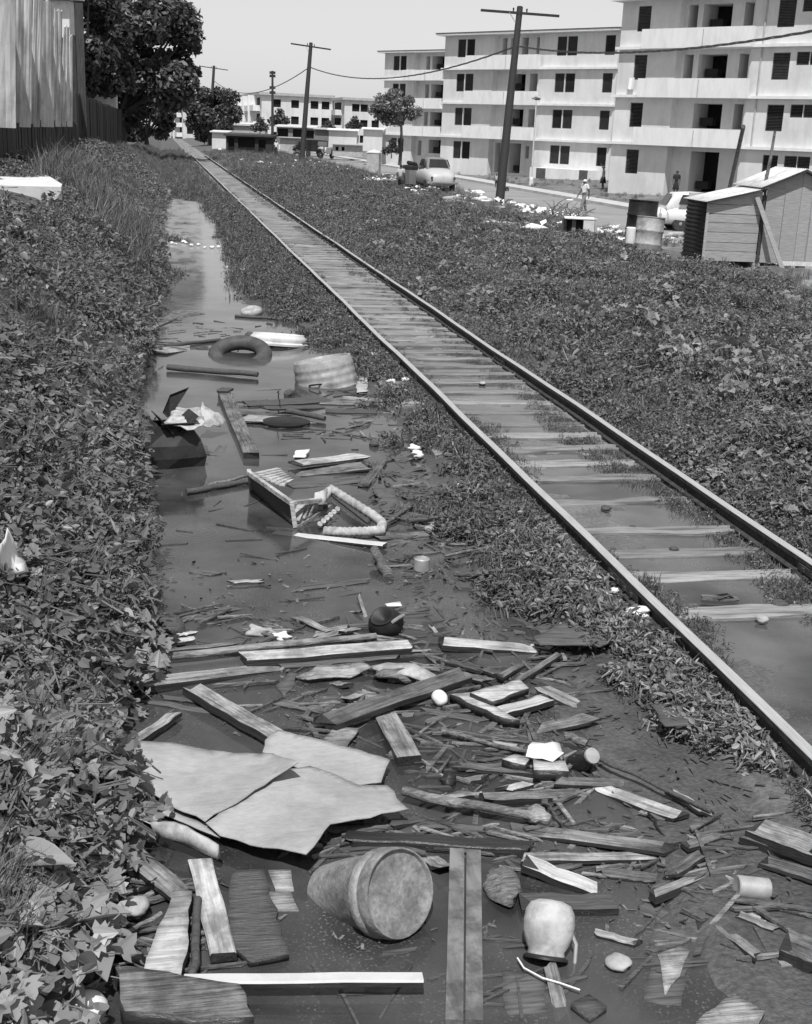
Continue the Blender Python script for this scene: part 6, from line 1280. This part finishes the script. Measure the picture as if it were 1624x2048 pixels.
# left bank
x, y, r = sample(-1, 1, 3.2, 62, 17000, 1, .35)
xl = ditch_edges(y)[0]; t_ = r.random(len(x))**1.15*np.minimum(1.0+.42*y*.36, 3.7)+.0; x = xl-.13-t_
keep = (r.random(len(x)) < .2+.9*sm(-.35, .2, fbm(x*1.5, y*1.0, 301, 3)))
bald = np.exp(-((x+1.5)/.9)**2-((y-14.2)/.9)**2); keep &= r.random(len(x)) > bald
keep &= ~((y > 17.5) & (y < 27.5) & (x < -2.0) & (x > -4.0) & ((y > 21.8) | (r.random(len(x)) < .5)))
x, y, t_ = x[keep], y[keep], t_[keep]; z = terrain(x, y); sc_ = r.uniform(.6, 1.3, len(x))*(1+.012*y)*(1+.4*fbm(x*1.1, y*.8, 303, 3))
near = (y < 7.3) & (r.random(len(x)) < .75*sm(7.3, 6.0, y))
scatter('left_bank_vines', np.stack([x, y, z], 1)[~near], sc_[~near], vine, 1, 'leafy creeping vines smothering the left bank of the ditch', .35)
# broad leaved vines in the near corner: single leaves as parts
t = empty('broad_leaf_vine', (-.6, 4.6, .3), 0, 'broad leaved vine spilling over the bank in the lower left corner', 'vine')
x, y, r = sample(-1, 1, 3.0, 7.2, 1150, 2, 1.0); xl = ditch_edges(y)[0]; x = xl+.04-1.15*r.random(len(x)); z = terrain(x, y)+.04+.12*r.random(len(x))
LM = []
for i, (k, s) in enumerate((('lobed', .11), ('heart', .10), ('heart', .13), ('lobed', .085), ('oval', .10))):
    vs, fs = leaf_geo(k, s, .22+.05*i, .12+.06*i); me = bpy.data.meshes.new('leaf'); me.from_pydata(vs, [], fs); me.materials.append(MT['leafnear']); LM.append(me)
m = MB(); rr = random.Random(8); vis = 0
for i in range(len(x)):
    p = Vector((x[i], y[i], z[i])); R = Euler((rr.gauss(-.1, .3), rr.gauss(.12, .27), rr.uniform(0, 6.283)), 'XYZ')
    c = p-Vector((0, 0, CAM_H)); zc = c.dot(fwd); px = PW/2+F*c.dot(rgt)/zc; py = PH/2-F*c.dot(upv)/zc
    me = LM[rr.randrange(5)]; s = rr.uniform(.7, 1.35)*(1.2 if px < 240 else 1.0)
    if vis < 290 and -20 < px < PW and 1250 < py < PH+20:
        o = bpy.data.objects.new('leaf', me); COL.objects.link(o); o.parent = t; o.location = p-t.location; o.rotation_euler = R; o.scale = (s,)*3; vis += 1
    else: m.add([p-t.location+R.to_matrix()@(v.co*s) for v in me.vertices], [tuple(f.vertices) for f in me.polygons])
tag(m.build('foliage', 'leafnear', t), kind='stuff')
m = MB()
for i in range(60):
    k = rr.randrange(len(x)); a = Vector((x[k], y[k], z[k]-.05)); b = a+Vector((rr.uniform(-.3, .35), rr.uniform(-.3, .2), 0)); b.z = TZ(b.x, b.y)+.06; m.tube([a-t.location, (a+b)/2+Vector((0, 0, .06))-t.location, b-t.location], .004, 4)
tag(m.build('stems', 'leafnear', t), kind='stuff')
pts = np.stack([x, y, z-.06], 1)[:520]; scatter('undergrowth', pts, rr.uniform(.7, .9)*np.ones(len(pts)), broad, 3, 'tangled undergrowth below the broad leaved vine', .4)
# grass tufts on the left bank
x, y, r = sample(-1, 1, 21, 62, 1500, 4, .5); x = -.35-2.7*r.random(len(x))**.8; k = (fbm(x*.9, y*.2, 311) > -.15) & ~((y < 28) & (x < -1.5)); x, y = x[k], y[k]; z = terrain(x, y)
scatter('bank_grass', np.stack([x, y, z], 1), r.uniform(.7, 1.2, len(x))*(1-.5*sm(40,60,y))*(1+.35*np.exp(-((y-31)/7)**2)), grass, 4, 'tall dry grass on the crest of the left bank', .2)
x, y, r = sample(-1, 1, 3.4, 24, 1000, 44, .6); x = ditch_edges(y)[0]-.1-1.6*r.random(len(x)); z = terrain(x, y)+.05
scatter('bank_straw', np.stack([x, y, z], 1), r.uniform(.3, .6, len(x)), grass, 44, 'thin straw stalks among the vines of the left bank', .5)
# shoreline weeds between ditch and left rail
x, y, r = sample(1.9, 3.14, 4.2, 62, 16000, 5, .3); xr = ditch_edges(y)[1]
d = fbm(x*1.7, y*1.1, 321, 3); den = sm(-.16, .36, d+.5*sm(13, 20, y)+.22*sm(2.75, 3.1, x)-.25*(1-sm(0, .35, x-xr))); keep = (x > xr-.22*(y > 7)) & (r.random(len(x)) < den) & ((x > xr+.02) | (r.random(len(x)) < .25)) & (x > 2.6+.5*np.maximum(5.6-y, 0)*(y < 5.6) - 9*(y >= 5.6))
x, y = x[keep], y[keep]; z = np.maximum(terrain(x, y), -.01)
scatter('shoreline_weeds', np.stack([x, y, z], 1), r.uniform(.6, 1.35, len(x))*(1+.012*y)*(1-.35*sm(2.9, 3.14, x)), small+short[:1], 5, 'low creeping weeds on the mud between ditch and left rail', .3)
x, y, r = sample(-.1, 2.3, 24, 75, 2600, 55, .4); xl, xr = ditch_edges(y); keep = ((x > xr-.1) | (y > 57) | ((terrain(x, y) > .015) & (r.random(len(x)) < .6))); x, y = x[keep], y[keep]
scatter('far_shore_weeds', np.stack([x, y, terrain(x, y)], 1), r.uniform(1.2, 2.2, len(x)), small+short, 55, 'weeds filling the far end of the ditch', .3)
x, y, r = sample(2.35, 3.12, 4.3, 9.5, 1900, 57, .6); d = fbm(x*2.6, y*2.2, 323, 3); keep = r.random(len(x)) < sm(-.05, .3, d+.28*sm(2.45, 3.0, x)-.12)*(x > 2.62+.5*np.maximum(5.6-y, 0)); x, y = x[keep], y[keep]
scatter('rail_side_weeds', np.stack([x, y, np.maximum(terrain(x, y), 0)], 1), r.uniform(.7, 1.3, len(x))*(1-.3*sm(2.95, 3.14, x)), small[:2]+rank, 57, 'rank weeds crowding the foot of the left rail', .35)
# along and between the rails
x, y, r = sample(3.24, 4.66, 4.5, 70, 15000, 6, .3); e = np.minimum(x-3.24, 4.66-x); d = fbm(x*1.3, y*.8, 331)
right = x > 4.1
keep = r.random(len(x)) < sm(.30, .0, e-.26*d-.2*right*sm(6.5, 8, y))*sm(-.45, .2, d+.45*right+.15*sm(12, 20, y)-.6*(1-sm(6.2, 7.2, y)))
x, y = x[keep], y[keep]; z = terrain(x, y)
scatter('track_weeds', np.stack([x, y, z], 1), r.uniform(.4, .8, len(x))*(1-.35*sm(10, 20, y))*(1-.4*sm(4.3, 4.6, x)*sm(8, 14, y)), small+short, 6, 'weeds creeping in along both rails', .3)
# right hand field
x, y, r = sample(4.72, 15.5, 5, 95, 42000, 7, .15)
u = r.random(len(x)); x = 4.86+(np.minimum(2.5+.36*y, 9.0))*u**1.15
bare = np.exp(-((x-5.25)/.5)**2-((y-16.5)/1.8)**2)*.95 + .55*sm(.1, .4, fbm(x*.35, y*.35, 341, 2))*sm(9.5, 11.5, x)
lit = sm(12.0, 13.6, x-.9*fbm(x*.3, y*.3, 71))*(1-sm(60, 85, y)); keep = (r.random(len(x)) > bare) & (r.random(len(x)) > lit*.8) & (r.random(len(x)) < .12+.95*sm(-.4, .15, fbm(x*1.7, y*1.2, 403, 3)))
shk = (x > 13.1) & (x < 18) & (y > 32.2) & (y < 36); keep &= ~shk
x, y = x[keep], y[keep]; z = terrain(x, y); x0_ = 1+.55*fbm(x*.9, y*.7, 401, 3); s = x0_*r.uniform(.65, 1.35, len(x))*(.85+.007*y)*(1-.45*(1-sm(4.8, 5.4, x))*(1-sm(20, 30, y)))
scatter('field_vines', np.stack([x, y, z-.01], 1), s, vine, 7, 'dense creeping vines covering the field right of the rails', .3)
x, y, r = sample(4.9, 14, 6, 60, 5200, 58, .2); u = r.random(len(x)); x = 4.95+(np.minimum(2.5+.36*y, 8.5))*u; k = fbm(x*.8, y*.55, 405, 3) > .12; x, y = x[k], y[k]
scatter('field_broad_weeds', np.stack([x, y, terrain(x, y)+.04], 1), r.uniform(.5, .95, len(x))*(1+.006*y), broad, 58, 'lighter broad leaved weeds in patches of the field', .3)
x, y, r = sample(5.2, 11, 6, 34, 1500, 60, .4); u = r.random(len(x)); x = 5.3+(np.minimum(1.5+.3*y, 7))*u; k = fbm(x*.55, y*.45, 409, 3) > .14; x, y = x[k], y[k]
scatter('field_tall_weeds', np.stack([x, y, terrain(x, y)+.1], 1), r.uniform(.8, 1.35, len(x)), broad[:2]+vine[2:4], 60, 'taller leafy weeds standing in clumps in the field', .4)
x, y, r = sample(4.9, 14, 6, 50, 900, 59, .2); u = r.random(len(x)); x = 4.95+(np.minimum(2.5+.36*y, 8.5))*u; k = fbm(x*.6, y*.4, 407, 3) > .05; x, y = x[k], y[k]
scatter('field_straw', np.stack([x, y, terrain(x, y)], 1), r.uniform(.35, .7, len(x)), grass, 59, 'thin straw stalks rising from the field vines', .35)
x, y, r = sample(4.8, 17, 14, 100, 5200, 8, .25); k = fbm(x*.5, y*.4, 351) > -.1; x, y = x[k], y[k]
shk = (x > 13.1) & (x < 18) & (y > 32.2) & (y < 36); x, y = x[~shk], y[~shk]
scatter('field_grass', np.stack([x, y, terrain(x, y)], 1), r.uniform(.3, .6, len(x))*(1+.004*y), grass+short, 8, 'rough grass growing through the field vines', .25)
x, y, r = sample(-3, 16, 60, 170, 5000, 9, .4); keep = ~((x > 2.9) & (x < 5)) & (x < 15.2); x, y = x[keep], y[keep]
scatter('far_grass', np.stack([x, y, terrain(x, y)], 1), r.uniform(.5, .95, len(x)), grass+vine[:2], 9, 'rough grass far along both sides of the line', .25)
x, y, r = sample(27.7, 40, 60, 170, 1800, 10, .6); keep = fbm(x*.5, y*.3, 361) > .0; x, y = x[keep], y[keep]
scatter('lawn_grass', np.stack([x, y, terrain(x, y)], 1), r.uniform(.6, 1.2, len(x)), short+grass[2:], 10, 'patchy lawn grass before the apartment blocks', .25)
# small litter and twigs, uncountable
def bits(name, pts, size, m_, seed, label, elong=1):
    r = np.random.default_rng(seed); n = len(pts); q = []
    a = r.uniform(0, 6.283, n); s = size*r.uniform(.4, 1.4, n); u = np.stack([np.cos(a), np.sin(a), r.normal(0, .25, n)], 1)*s[:, None]*elong; v = np.stack([-np.sin(a), np.cos(a), r.normal(0, .35, n)], 1)*(s*r.uniform(.4, .9, n))[:, None]
    w = np.stack([0*a, 0*a, s*.35], 1)
    q = np.stack([pts-u-v, pts+u-v*.6+w, pts+u*.7+v, pts-u*.8+v*.9+w*.6], 1).reshape(-1, 3)
    o = quads_obj(name, q, n, m_, None); return tag(o, label, None, None, 'stuff')
x, y, r = sample(12.2, 17.5, 33, 90, 9000, 20, .6); k = r.random(len(x)) < sm(-.05, .45, fbm(x*.45, y*.3, 371))*sm(12.2, 13.6, x-.9*fbm(x*.3, y*.3, 71)); x, y = x[k], y[k]
bits('verge_litter', np.stack([x, y, terrain(x, y)+.12+.16*r.random(len(x))], 1), .11, 'white', 20, 'white paper and rubble litter strewn along the verge')
x, y, r = sample(7, 14, 60, 130, 300, 21, .8); k = fbm(x*.4, y*.15, 383) > -.1; x, y = x[k], y[k]; bits('far_litter', np.stack([x, y, terrain(x, y)+.12], 1), .09, 'white', 21, 'white litter far along the line')
x, y, r = sample(-.2, 2.6, 4.2, 9.5, 900, 22, .8); k = (fbm(x*1.5, y*1.5, 381) > .0); x, y = x[k], y[k]
bits('floating_chips', np.stack([x, y, np.maximum(terrain(x, y), .0)+.006+0*x], 1), .012, 'grey', 22, 'tiny wood chips and scum floating on the water', 2.2)
x, y, r = sample(1.7, 3.0, 4.2, 12, 700, 23, .8); bits('mud_twigs', np.stack([x, y, np.maximum(terrain(x, y), .0)+.012], 1), .02, 'dark', 23, 'twigs and dead leaves scattered on the mud', 2.6)
x, y, r = sample(-1.2, .4, 58, 70, 160, 24, .8); bits('ditch_head_litter', np.stack([x, y, terrain(x, y)+.15], 1), .09, 'white', 24, 'white litter at the head of the ditch')
